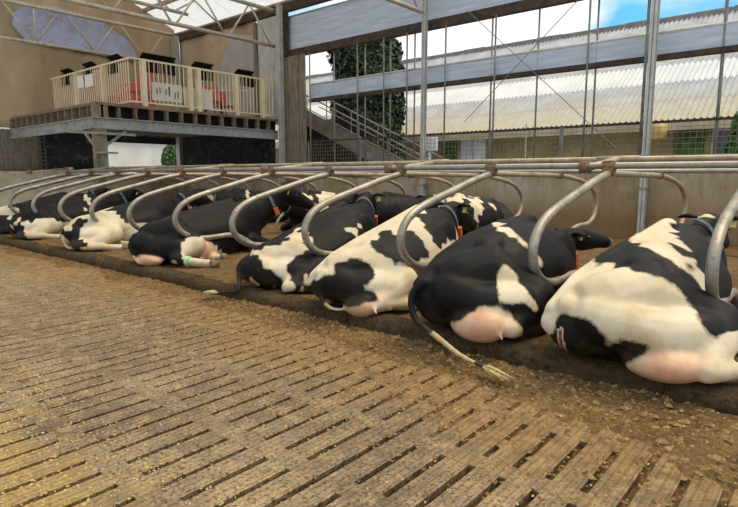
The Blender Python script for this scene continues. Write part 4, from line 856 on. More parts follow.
       (0.11, -0.48, 0.21), (0.13, -0.51, 0.22), (0.14, -0.53, 0.22), (0.16, -0.55, 0.22), (-0.04, -0.24, 0.17), (-0.03, -0.27, 0.18), (-0.02, -0.29, 0.18), (-0.05, -0.22, 0.14), (-0.05, -0.25, 0.15), (-0.04, -0.27, 0.15), (-0.03, -0.29, 0.15), (-0.06, -0.17, 0.11), (-0.07, -0.2, 0.11), (-0.07, -0.23, 0.12),
       (-0.07, -0.25, 0.12), (-0.06, -0.28, 0.13), (0, -0.41, 0.14), (0.21, -0.59, 0.13), (-0.04, -0.12, 0.06), (-0.06, -0.15, 0.07), (-0.07, -0.18, 0.08), (-0.08, -0.2, 0.09), (-0.08, -0.23, 0.09), (-0.08, -0.26, 0.1), (0.02, -0.53, 0.13), (-0.04, -0.15, 0.03), (-0.06, -0.18, 0.05), (-0.07, -0.21, 0.06),
       (-0.08, -0.23, 0.07), (0.11, -0.61, 0.07), (-0.06, -0.36, 0.03), (-0.01, -0.47, 0.04)],
)
COATS['B'] = dict(
    b=[(1.31, 0.04, 0.8), (0.98, 0.12, 0.77), (1.11, 0.04, 0.77), (0.83, 0.13, 0.74), (0.86, 0.01, 0.75), (0.95, -0.08, 0.74), (1.07, -0.12, 0.74), (1.27, -0.12, 0.73), (0.68, 0.15, 0.71), (0.66, 0.04, 0.72), (0.67, 0, 0.72), (0.79, -0.12, 0.72), (0.98, -0.2, 0.71), (1.17, -0.21, 0.69),
       (1.64, -0.11, 0.65), (1.41, -0.25, 0.68), (2.2, -0.04, 0.61), (2.34, -0.14, 0.6), (0.57, 0.22, 0.67), (0.56, 0.08, 0.68), (0.62, -0.07, 0.69), (0.64, -0.1, 0.69), (0.74, -0.18, 0.68), (0.85, -0.22, 0.68), (1.26, -0.26, 0.65), (2.07, -0.19, 0.58), (2.42, -0.22, 0.55), (0.39, -0.02, 0.66),
       (0.45, -0.12, 0.66), (0.61, -0.16, 0.65), (0.65, -0.19, 0.65), (0.72, -0.24, 0.65), (0.95, -0.31, 0.63), (1.13, -0.32, 0.62), (1.36, -0.31, 0.6), (2.18, -0.1, 0.51), (2.27, -0.17, 0.51), (2.52, -0.29, 0.49), (0.42, 0.27, 0.6), (0.39, 0.15, 0.61), (0.34, -0.17, 0.64), (0.6, -0.21, 0.62),
       (0.63, -0.24, 0.62), (0.71, -0.29, 0.61), (0.83, -0.32, 0.61), (0.31, 0.07, 0.58), (0.24, -0.02, 0.6), (0.59, -0.26, 0.58), (0.63, -0.28, 0.58), (0.72, -0.33, 0.58), (1.07, -0.39, 0.55), (1.2, -0.38, 0.53), (1.5, -0.35, 0.5), (2.31, -0.11, 0.4), (0.26, 0.26, 0.53), (0.15, 0.1, 0.56),
       (0.18, -0.14, 0.58), (0.27, -0.26, 0.58), (0.59, -0.3, 0.55), (0.64, -0.32, 0.55), (0.73, -0.36, 0.54), (0.86, -0.39, 0.53), (0.07, 0.01, 0.54), (0.21, -0.25, 0.55), (0.24, -0.27, 0.55), (0.28, -0.29, 0.55), (0.31, -0.31, 0.54), (0.61, -0.34, 0.51), (0.65, -0.36, 0.51), (0.76, -0.39, 0.5),
       (0.97, -0.43, 0.48), (0.14, 0.27, 0.47), (0.03, 0.11, 0.5), (0.09, -0.11, 0.51), (0.17, -0.23, 0.51), (0.19, -0.26, 0.51), (0.22, -0.28, 0.51), (0.29, -0.33, 0.51), (0.32, -0.35, 0.51), (0.43, -0.38, 0.5), (0.63, -0.37, 0.47), (0.73, -0.41, 0.46), (1.19, -0.43, 0.41), (1.5, -0.36, 0.37),
       (0.16, -0.23, 0.48), (0.19, -0.26, 0.48), (0.29, -0.37, 0.48), (0.33, -0.39, 0.48), (0.61, -0.38, 0.44), (0.66, -0.4, 0.43), (0.72, -0.41, 0.43), (0.86, -0.44, 0.41), (0.03, 0.29, 0.4), (-0.04, 0.2, 0.42), (-0.03, 0.03, 0.44), (0.16, -0.24, 0.44), (0.18, -0.27, 0.44), (0.3, -0.4, 0.44),
       (0.34, -0.43, 0.44), (0.5, -0.47, 0.42), (1.04, -0.45, 0.35), (1.39, -0.41, 0.3), (-0.01, -0.09, 0.41), (0.07, -0.17, 0.41), (0.15, -0.24, 0.41), (0.17, -0.27, 0.41), (0.28, -0.41, 0.41), (0.31, -0.44, 0.41), (1.21, -0.43, 0.28), (-0.12, 0.23, 0.35), (0.11, -0.27, 0.38), (0.12, -0.3, 0.38),
       (0.28, -0.45, 0.38), (0.32, -0.47, 0.38), (0.41, -0.55, 0.37), (0.83, -0.45, 0.3), (1.31, -0.4, 0.22), (1.54, -0.45, 0.19), (-0.07, 0.12, 0.32), (-0.1, -0.02, 0.34), (0.06, -0.3, 0.36), (0.08, -0.32, 0.36), (0.26, -0.5, 0.35), (1.01, -0.47, 0.23), (1.42, -0.45, 0.16), (1.66, -0.45, 0.13),
       (-0.07, -0.13, 0.32), (0.03, -0.31, 0.33), (0.05, -0.34, 0.33), (0.23, -0.52, 0.32), (0.28, -0.53, 0.32), (-0.17, 0.24, 0.25), (-0.04, -0.23, 0.29), (-0.03, -0.26, 0.29), (-0.01, -0.29, 0.3), (0.01, -0.32, 0.3), (0.04, -0.35, 0.3), (0.26, -0.54, 0.29), (0.31, -0.56, 0.28), (0.86, -0.45, 0.17),
       (1.47, -0.52, 0.07), (-0.05, 0.28, 0.18), (-0.09, 0.16, 0.21), (-0.09, 0.03, 0.22), (-0.07, -0.17, 0.25), (-0.06, -0.2, 0.25), (-0.05, -0.24, 0.26), (-0.03, -0.27, 0.26), (-0.01, -0.3, 0.26), (0.01, -0.33, 0.26), (0.03, -0.35, 0.26), (0.05, -0.38, 0.26), (0.07, -0.41, 0.26), (0.09, -0.44, 0.26),
       (0.11, -0.46, 0.26), (0.14, -0.49, 0.26), (0.17, -0.51, 0.26), (0.29, -0.57, 0.25), (0.41, -0.59, 0.23), (-0.06, -0.17, 0.21), (-0.06, -0.21, 0.22), (-0.05, -0.24, 0.22), (0.07, -0.41, 0.23), (0.09, -0.44, 0.23), (0.11, -0.47, 0.23), (0.13, -0.49, 0.23), (0.16, -0.52, 0.23), (0.19, -0.54, 0.22),
       (0.29, -0.57, 0.21), (-0.19, 0.18, 0.15), (-0.07, -0.09, 0.17), (-0.08, -0.14, 0.18), (-0.08, -0.18, 0.18), (0.1, -0.47, 0.2), (0.12, -0.5, 0.2), (0.15, -0.52, 0.19), (0.19, -0.54, 0.19), (0.23, -0.56, 0.18), (0.29, -0.57, 0.18), (0.65, -0.5, 0.09), (0.76, -0.57, 0.08), (-0.04, 0.14, 0.08),
       (-0.02, 0.02, 0.1), (-0.08, -0.1, 0.13), (-0.1, -0.15, 0.15), (0.08, -0.48, 0.17), (0.1, -0.51, 0.17), (0.18, -0.55, 0.16), (0.24, -0.56, 0.15), (0.45, -0.54, 0.1), (-0.2, 0.08, 0.09), (0.07, 0.04, 0.04), (0.08, -0.52, 0.14), (0.13, -0.53, 0.13), (-0.22, 0.06, 0.06), (-0.22, 0.02, 0.07),
       (0.14, -0.53, 0.09), (0.33, -0.56, 0.05), (-0.33, -0.44, -0.06)],
    w=[(0.86, 0.1, 0.74), (0.86, 0.06, 0.74), (0.69, -0.03, 0.72), (0.71, -0.07, 0.72), (0.75, -0.09, 0.72), (0.67, -0.13, 0.69), (0.7, -0.16, 0.69), (0.68, -0.21, 0.65), (0.67, -0.26, 0.62), (0.67, -0.31, 0.58), (0.68, -0.35, 0.54), (0.7, -0.38, 0.5), (0.25, -0.31, 0.51), (0.68, -0.39, 0.47),
       (0.21, -0.29, 0.48), (0.23, -0.32, 0.48), (0.26, -0.34, 0.48), (0.2, -0.3, 0.44), (0.22, -0.32, 0.44), (0.25, -0.35, 0.44), (0.27, -0.38, 0.44), (0.19, -0.3, 0.41), (0.21, -0.33, 0.41), (0.24, -0.36, 0.41), (0.26, -0.39, 0.41), (0.14, -0.33, 0.38), (0.16, -0.36, 0.38), (0.21, -0.41, 0.39),
       (0.24, -0.44, 0.38), (0.1, -0.35, 0.36), (0.12, -0.38, 0.36), (0.19, -0.46, 0.36), (0.22, -0.48, 0.36), (0.07, -0.37, 0.33), (0.1, -0.39, 0.33), (0.12, -0.42, 0.33), (0.14, -0.45, 0.33), (0.16, -0.47, 0.33), (0.19, -0.5, 0.33), (0.06, -0.38, 0.3), (0.08, -0.4, 0.3), (0.1, -0.43, 0.3),
       (0.12, -0.46, 0.3), (0.14, -0.48, 0.3), (0.17, -0.51, 0.3), (0.21, -0.53, 0.29), (0.2, -0.53, 0.26), (0.24, -0.55, 0.25), (-0.04, -0.28, 0.23), (-0.02, -0.3, 0.23), (-0, -0.33, 0.23), (0.02, -0.36, 0.23), (0.05, -0.38, 0.23), (0.24, -0.56, 0.22), (-0.08, -0.22, 0.19), (-0.07, -0.26, 0.19),
       (-0.06, -0.29, 0.2), (-0.05, -0.32, 0.2), (-0.03, -0.35, 0.2), (-0, -0.37, 0.2), (0.03, -0.39, 0.2), (0.07, -0.41, 0.19), (0.09, -0.44, 0.19), (-0.1, -0.19, 0.15), (-0.1, -0.23, 0.16), (-0.09, -0.27, 0.16), (-0.08, -0.3, 0.17), (0.04, -0.43, 0.16), (0.06, -0.45, 0.17), (-0.09, -0.11, 0.1),
       (-0.11, -0.16, 0.11), (-0.11, -0.2, 0.12), (-0.11, -0.24, 0.13), (0.02, -0.44, 0.14), (0.03, -0.47, 0.14), (0.05, -0.5, 0.14), (-0.07, -0.1, 0.06), (-0.1, -0.16, 0.07), (-0.11, -0.2, 0.08), (0.02, -0.48, 0.11), (0.04, -0.5, 0.11), (0.07, -0.52, 0.1), (-0.22, 0.02, 0.03), (-0.23, -0.03, 0.04),
       (-0.06, -0.37, 0.07), (0.04, -0.5, 0.07), (0.09, -0.52, 0.06), (-0.26, -0.13, -0), (-0.29, -0.27, -0.04), (-0.31, -0.36, -0.05)],
)
COATS['C'] = dict(
    b=[(2.23, 0.14, 0.84), (2.04, 0.14, 0.8), (2.14, 0.08, 0.8), (2.18, -0.08, 0.8), (1.43, -0.04, 0.78), (1.54, -0.07, 0.78), (1.69, -0.09, 0.77), (1.98, 0.04, 0.75), (2.28, 0.04, 0.74), (2.41, 0.06, 0.73), (1.26, -0.04, 0.74), (1.29, -0.07, 0.74), (1.33, -0.1, 0.74), (1.2, -0.14, 0.71),
       (1.36, -0.2, 0.7), (1.62, -0.19, 0.68), (1.95, -0.04, 0.66), (2.23, 0.07, 0.63), (2.5, 0.05, 0.62), (1.18, -0.21, 0.67), (1.43, -0.31, 0.66), (2.33, 0.07, 0.58), (2.6, 0.04, 0.56), (1.11, -0.25, 0.63), (1.29, -0.3, 0.62), (2.43, 0.12, 0.51), (0.73, 0, 0.6), (0.74, -0.04, 0.6),
       (0.76, -0.08, 0.6), (0.82, -0.15, 0.6), (0.89, -0.2, 0.6), (0.92, -0.23, 0.6), (1.11, -0.31, 0.59), (1.46, -0.35, 0.56), (0.65, -0.06, 0.57), (0.73, -0.16, 0.57), (0.91, -0.29, 0.56), (1.13, -0.35, 0.55), (1.27, -0.37, 0.54), (1.37, -0.35, 0.53), (1.45, -0.36, 0.52), (0.45, -0.12, 0.55),
       (0.5, -0.13, 0.54), (0.78, -0.28, 0.53), (0.91, -0.34, 0.52), (1.08, -0.38, 0.51), (1.15, -0.39, 0.5), (1.23, -0.39, 0.5), (0.3, -0.24, 0.53), (0.35, -0.26, 0.53), (0.59, -0.22, 0.5), (0.88, -0.37, 0.48), (1.12, -0.41, 0.46), (0.3, -0.3, 0.49), (0.35, -0.31, 0.49), (0.66, -0.32, 0.46),
       (0.9, -0.41, 0.44), (0.35, -0.36, 0.45), (0.4, -0.37, 0.45), (0.54, -0.31, 0.43), (0.62, -0.35, 0.42), (0.67, -0.37, 0.42), (0.71, -0.39, 0.42), (0.76, -0.4, 0.41), (0.82, -0.41, 0.41), (0.87, -0.43, 0.4), (0.09, -0.17, 0.43), (0.11, -0.2, 0.43), (0.14, -0.23, 0.43), (0.41, -0.41, 0.41),
       (0.49, -0.4, 0.4), (0.6, -0.37, 0.39), (0.69, -0.4, 0.38), (0.74, -0.42, 0.38), (0.01, -0.08, 0.39), (0.03, -0.12, 0.39), (0.05, -0.15, 0.39), (0.07, -0.19, 0.39), (0.1, -0.21, 0.39), (0.12, -0.24, 0.39), (0.15, -0.27, 0.39), (0.18, -0.3, 0.39), (0.36, -0.45, 0.38), (-0.03, -0.12, 0.36),
       (-0, -0.15, 0.36), (0.03, -0.17, 0.36), (0.14, -0.28, 0.35), (0.17, -0.31, 0.35), (0.19, -0.33, 0.35), (-0.06, -0.15, 0.33), (-0.03, -0.18, 0.33), (0.13, -0.34, 0.32), (0.15, -0.37, 0.32), (-0.11, -0.04, 0.28), (-0.1, -0.09, 0.29), (-0.09, -0.13, 0.29), (-0.07, -0.16, 0.29), (-0.05, -0.19, 0.29),
       (0.03, -0.28, 0.29), (0.07, -0.34, 0.29), (0.09, -0.37, 0.29), (0.12, -0.4, 0.29), (-0.08, 0.11, 0.22), (-0.13, -0.01, 0.24), (-0.11, -0.04, 0.24), (-0.11, -0.09, 0.25), (-0.1, -0.13, 0.25), (0.01, -0.3, 0.26), (0.03, -0.33, 0.26), (0.05, -0.36, 0.26), (0.08, -0.39, 0.26), (-0.07, 0.17, 0.17),
       (-0.09, 0.1, 0.18), (-0.13, -0.01, 0.2), (-0.01, -0.31, 0.22), (0.02, -0.34, 0.22), (-0.06, -0.21, 0.18), (-0.01, -0.31, 0.19), (0.01, -0.34, 0.19), (0.03, -0.37, 0.19), (0.06, -0.4, 0.19), (0.08, -0.43, 0.19), (-0.11, -0.04, 0.12), (-0.07, -0.05, 0.12), (-0.07, -0.1, 0.13), (-0, -0.36, 0.15),
       (0.02, -0.39, 0.15), (0.04, -0.41, 0.15), (0.07, -0.44, 0.15), (0.08, -0.48, 0.16), (-0.13, -0.05, 0.09), (-0.03, -0.06, 0.07), (-0.01, -0.1, 0.08), (-0.03, -0.17, 0.09), (-0.04, -0.24, 0.1), (-0.05, -0.29, 0.11), (-0.04, -0.34, 0.12), (-0.03, -0.38, 0.12), (-0.01, -0.41, 0.12), (0.01, -0.44, 0.12),
       (0.03, -0.47, 0.12), (0.05, -0.51, 0.13), (-0.05, -0.25, 0.07), (-0.06, -0.31, 0.08), (-0.06, -0.35, 0.08), (-0.05, -0.39, 0.09)],
    w=[(1.35, 0.02, 0.83), (1.39, -0, 0.83), (1.23, 0.05, 0.79), (1.26, 0.02, 0.79), (1.31, -0.01, 0.79), (1.36, -0.03, 0.78), (1.11, 0.08, 0.75), (1.23, -0.01, 0.74), (1, 0.11, 0.71), (1.11, -0.03, 0.71), (1.17, -0.11, 0.71), (0.9, 0.14, 0.67), (0.98, -0.03, 0.67), (1.05, -0.14, 0.67),
       (1.13, -0.19, 0.67), (0.84, 0.04, 0.63), (0.89, -0.09, 0.64), (0.92, -0.13, 0.64), (0.95, -0.16, 0.64), (0.98, -0.19, 0.63), (1.07, -0.24, 0.63), (0.7, 0.14, 0.59), (0.72, 0.05, 0.59), (0.79, -0.11, 0.6), (0.96, -0.26, 0.6), (1.06, -0.29, 0.59), (0.59, 0.17, 0.55), (0.62, 0.02, 0.56),
       (0.63, -0.02, 0.56), (0.96, -0.31, 0.56), (1.06, -0.34, 0.55), (1.57, -0.34, 0.51), (0.43, -0.09, 0.55), (0.96, -0.36, 0.52), (1.02, -0.38, 0.51), (1.33, -0.38, 0.49), (1.44, -0.36, 0.47), (0.42, 0.18, 0.48), (0.26, -0.12, 0.52), (0.27, -0.17, 0.53), (0.28, -0.21, 0.53), (0.93, -0.39, 0.48),
       (0.98, -0.4, 0.48), (1.04, -0.41, 0.47), (1.2, -0.41, 0.46), (1.28, -0.41, 0.45), (0.13, -0.02, 0.49), (0.23, -0.25, 0.5), (0.26, -0.28, 0.5), (0.95, -0.42, 0.44), (1.09, -0.43, 0.42), (1.17, -0.43, 0.42), (1.57, -0.34, 0.37), (0.09, -0.11, 0.46), (0.11, -0.15, 0.46), (0.14, -0.18, 0.46),
       (0.16, -0.21, 0.46), (0.18, -0.24, 0.46), (0.21, -0.27, 0.46), (0.24, -0.3, 0.46), (0.27, -0.32, 0.46), (0.31, -0.34, 0.46), (0.93, -0.44, 0.4), (1.4, -0.39, 0.34), (0.03, 0.04, 0.41), (0.03, -0.01, 0.42), (0.04, -0.06, 0.42), (0.05, -0.1, 0.42), (0.07, -0.14, 0.43), (0.16, -0.26, 0.43),
       (0.19, -0.29, 0.43), (0.22, -0.32, 0.43), (0.25, -0.34, 0.42), (0.28, -0.36, 0.42), (0.32, -0.38, 0.42), (0.36, -0.4, 0.42), (0.64, -0.39, 0.38), (0.8, -0.43, 0.37), (0.86, -0.44, 0.36), (0.92, -0.45, 0.36), (1.25, -0.43, 0.32), (0.09, 0.15, 0.35), (-0, -0.04, 0.39), (0.21, -0.33, 0.39),
       (0.23, -0.35, 0.39), (0.3, -0.4, 0.39), (0.33, -0.42, 0.38), (0.41, -0.46, 0.38), (0.46, -0.47, 0.37), (0.62, -0.4, 0.35), (0.67, -0.42, 0.34), (0.73, -0.43, 0.34), (0.79, -0.44, 0.33), (0.85, -0.44, 0.32), (1.07, -0.45, 0.3), (1.5, -0.44, 0.24), (1.66, -0.4, 0.22), (-0.07, 0, 0.35),
       (-0.05, -0.04, 0.35), (-0.05, -0.09, 0.36), (0.22, -0.36, 0.35), (0.25, -0.39, 0.35), (0.31, -0.44, 0.35), (0.34, -0.46, 0.35), (0.38, -0.49, 0.35), (0.41, -0.51, 0.34), (0.67, -0.42, 0.3), (0.72, -0.43, 0.3), (1.31, -0.4, 0.22), (-0.05, 0.13, 0.29), (-0.1, 0.03, 0.31), (-0.09, -0.02, 0.32),
       (-0.09, -0.07, 0.32), (-0.07, -0.11, 0.32), (0.18, -0.4, 0.32), (0.2, -0.43, 0.32), (0.32, -0.48, 0.31), (0.96, -0.47, 0.23), (1.17, -0.44, 0.19), (1.42, -0.44, 0.16), (1.58, -0.45, 0.14), (1.82, -0.42, 0.1), (-0.06, 0.18, 0.25), (-0.07, 0.11, 0.26), (-0.12, 0, 0.28), (0.14, -0.43, 0.29),
       (0.16, -0.46, 0.29), (0.53, -0.57, 0.25), (0.83, -0.46, 0.2), (1.06, -0.45, 0.17), (-0.07, 0.17, 0.21), (0.1, -0.42, 0.26), (0.12, -0.45, 0.26), (0.15, -0.47, 0.26), (0.25, -0.54, 0.25), (0.38, -0.58, 0.24), (1.47, -0.52, 0.07), (0.04, -0.37, 0.22), (0.06, -0.4, 0.22), (0.09, -0.42, 0.22),
       (0.11, -0.45, 0.22), (0.13, -0.48, 0.22), (0.87, -0.43, 0.1), (1.08, -0.4, 0.07), (0.1, -0.46, 0.19), (0.12, -0.49, 0.19), (0.15, -0.52, 0.19), (0.95, -0.38, 0.04), (0.1, -0.51, 0.16), (0.13, -0.53, 0.15), (0.26, -0.58, 0.14), (0.37, -0.59, 0.12), (0.5, -0.55, 0.1), (0.63, -0.5, 0.07),
       (0.74, -0.57, 0.06), (-0.04, -0.02, 0.07), (0.08, -0.53, 0.13), (0.12, -0.55, 0.12), (0.47, -0.66, 0.08), (-0.11, -0.1, 0.06), (-0.03, -0.43, 0.09), (-0.01, -0.46, 0.09), (0.01, -0.49, 0.09), (0.03, -0.52, 0.09), (0.06, -0.54, 0.09), (0.11, -0.55, 0.09), (-0.07, -0.21, 0.03), (-0.05, -0.24, 0.03),
       (-0.06, -0.31, 0.04), (-0.06, -0.35, 0.05), (-0.05, -0.4, 0.05), (-0.03, -0.43, 0.05), (-0.01, -0.46, 0.05), (-0, -0.5, 0.06), (0.02, -0.53, 0.06), (0.07, -0.54, 0.05), (0.21, -0.57, 0.03), (0.33, -0.62, 0.02), (-0.02, -0.26, -0.01), (-0.04, -0.34, 0), (-0.04, -0.38, 0.01)],
)
COATS['D'] = dict(
    b=[(2.12, 0.55, 0.89), (2.11, 0.3, 0.9), (2.28, 0.2, 0.9), (2.01, 0.29, 0.84), (1.32, 0.04, 0.82), (1.43, -0.01, 0.82), (1.85, 0.15, 0.79), (2.03, 0.15, 0.79), (2.27, 0.27, 0.78), (1.2, 0.08, 0.77), (1.48, -0.1, 0.76), (1.62, -0.13, 0.76), (1.76, -0.08, 0.75), (1.23, -0.05, 0.72),
       (1.35, -0.15, 0.72), (2.35, 0.34, 0.65), (2.57, 0.44, 0.63), (0.99, 0.09, 0.67), (1.08, -0.04, 0.67), (1.18, -0.16, 0.67), (1.28, -0.22, 0.67), (1.42, -0.3, 0.67), (1.71, -0.19, 0.65), (0.87, 0.12, 0.63), (0.95, -0.03, 0.63), (1, -0.13, 0.63), (1.28, -0.28, 0.62), (1.34, -0.3, 0.62),
       (0.76, 0.15, 0.58), (0.82, -0.01, 0.59), (0.87, -0.11, 0.59), (1.01, -0.25, 0.59), (1.06, -0.28, 0.58), (1.11, -0.29, 0.58), (1.17, -0.31, 0.58), (1.23, -0.32, 0.58), (1.37, -0.34, 0.57), (1.54, -0.34, 0.56), (0.68, 0.13, 0.54), (0.7, 0.01, 0.54), (0.74, -0.1, 0.55), (0.84, -0.21, 0.55),
       (1.01, -0.32, 0.54), (1.26, -0.37, 0.52), (1.35, -0.36, 0.52), (0.57, 0.16, 0.49), (0.59, 0.11, 0.49), (0.68, -0.16, 0.51), (0.87, -0.32, 0.5), (1.02, -0.38, 0.49), (1.09, -0.39, 0.49), (1.23, -0.4, 0.48), (1.52, -0.36, 0.45), (0.45, 0.18, 0.45), (0.27, -0.18, 0.49), (0.29, -0.23, 0.49),
       (0.66, -0.25, 0.46), (1.13, -0.42, 0.44), (1.2, -0.42, 0.43), (1.41, -0.38, 0.41), (0.12, -0.08, 0.45), (0.14, -0.12, 0.45), (0.17, -0.16, 0.45), (0.19, -0.21, 0.45), (0.61, -0.3, 0.42), (0.75, -0.37, 0.42), (0.91, -0.42, 0.41), (0.05, -0.01, 0.41), (0.06, -0.08, 0.41), (0.47, -0.37, 0.39),
       (0.58, -0.33, 0.38), (1.01, -0.45, 0.35), (1.27, -0.43, 0.32), (1.45, -0.41, 0.3), (0.35, -0.43, 0.37), (0.4, -0.45, 0.36), (0.69, -0.42, 0.33), (0.81, -0.44, 0.32), (1.63, -0.41, 0.23), (-0.02, 0.04, 0.31), (-0.04, -0.05, 0.33), (-0.03, -0.12, 0.33), (0.25, -0.4, 0.33), (0.29, -0.43, 0.33),
       (0.33, -0.46, 0.32), (0.51, -0.54, 0.31), (0.93, -0.47, 0.26), (1.09, -0.46, 0.24), (1.31, -0.4, 0.21), (1.41, -0.45, 0.2), (1.82, -0.39, 0.15), (-0.06, -0.16, 0.29), (-0.04, -0.19, 0.29), (0.17, -0.43, 0.29), (0.4, -0.57, 0.28), (0.74, -0.44, 0.23), (1.2, -0.42, 0.17), (1.51, -0.44, 0.14),
       (1.64, -0.46, 0.12), (-0.06, 0.15, 0.22), (-0.1, 0.02, 0.23), (-0.05, -0.21, 0.25), (0.12, -0.42, 0.25), (0.14, -0.46, 0.25), (0.26, -0.53, 0.25), (0.86, -0.46, 0.17), (1.01, -0.46, 0.15), (-0.06, -0.22, 0.21), (-0.04, -0.26, 0.21), (-0.01, -0.3, 0.21), (0.1, -0.44, 0.21), (0.13, -0.47, 0.21),
       (0.19, -0.53, 0.21), (0.23, -0.56, 0.21), (0.27, -0.58, 0.21), (0.5, -0.61, 0.18), (1.2, -0.35, 0.06), (1.48, -0.53, 0.04), (-0.09, -0.04, 0.15), (-0.1, -0.12, 0.16), (-0.04, -0.26, 0.17), (-0.02, -0.3, 0.17), (0.01, -0.34, 0.17), (0.11, -0.49, 0.17), (0.14, -0.53, 0.17), (0.17, -0.56, 0.17),
       (0.26, -0.59, 0.16), (0.37, -0.61, 0.15), (0.78, -0.4, 0.07), (0.92, -0.4, 0.05), (1.03, -0.37, 0.03), (-0.15, 0.04, 0.1), (-0.08, -0.02, 0.1), (-0.07, -0.15, 0.11), (0.01, -0.33, 0.12), (0.04, -0.37, 0.12), (0.07, -0.53, 0.14), (0.11, -0.56, 0.13), (0.15, -0.57, 0.13), (0.25, -0.6, 0.12),
       (0.61, -0.5, 0.06), (0.74, -0.57, 0.05), (-0.01, -0.15, 0.06), (0.05, -0.35, 0.07), (0.09, -0.58, 0.1), (0.13, -0.6, 0.09), (0.21, -0.64, 0.09), (0.32, -0.72, 0.08), (0.43, -0.8, 0.07), (0.03, -0.1, -0), (0.09, -0.24, 0.01), (0.08, -0.59, 0.05), (0.16, -0.63, 0.05), (0.19, -0.66, 0.04),
       (-0.24, 0.14, -0.04), (0.01, -0.53, 0.01), (0.05, -0.55, 0.01), (0.1, -0.56, 0)],
    w=[(1.3, -0.33, 0.57), (0.7, 0.08, 0.54), (1.07, -0.34, 0.54), (1.13, -0.35, 0.53), (1.19, -0.36, 0.53), (0.59, 0.03, 0.5), (0.62, -0.08, 0.5), (0.65, -0.12, 0.5), (1.16, -0.39, 0.48), (0.33, -0.26, 0.49), (0.54, -0.17, 0.47), (0.62, -0.22, 0.46), (0.22, -0.25, 0.46), (0.25, -0.28, 0.46),
       (0.28, -0.31, 0.45), (0.58, -0.27, 0.42), (0.08, -0.13, 0.41), (0.1, -0.17, 0.41), (0.13, -0.2, 0.41), (0.16, -0.24, 0.41), (0.19, -0.27, 0.41), (0.34, -0.38, 0.41), (0.39, -0.39, 0.4), (0.01, 0.01, 0.36), (0.01, -0.06, 0.37), (0.03, -0.11, 0.37), (0.24, -0.36, 0.37), (0.28, -0.38, 0.37),
       (0.31, -0.41, 0.37), (-0.01, -0.16, 0.33), (0.03, -0.19, 0.33), (0.19, -0.34, 0.33), (0.22, -0.37, 0.33), (-0.01, -0.22, 0.29), (0.12, -0.35, 0.29), (0.15, -0.39, 0.29), (-0.03, -0.25, 0.25), (0, -0.28, 0.25), (0.03, -0.31, 0.25), (0.09, -0.39, 0.25), (0.02, -0.33, 0.21), (0.05, -0.37, 0.21),
       (0.07, -0.4, 0.21), (0.04, -0.37, 0.17), (0.07, -0.41, 0.17), (0.09, -0.45, 0.17), (0.21, -0.58, 0.17), (-0.07, -0.08, 0.1), (0.07, -0.41, 0.12), (0.05, -0.5, 0.14), (0.2, -0.59, 0.13), (-0, 0.01, 0.03), (-0.01, -0.07, 0.05), (0.01, -0.54, 0.1), (0.05, -0.56, 0.1), (0.17, -0.62, 0.09),
       (-0.02, -0.51, 0.06), (-0, -0.55, 0.06), (0.04, -0.57, 0.06), (0.12, -0.61, 0.05)],
)
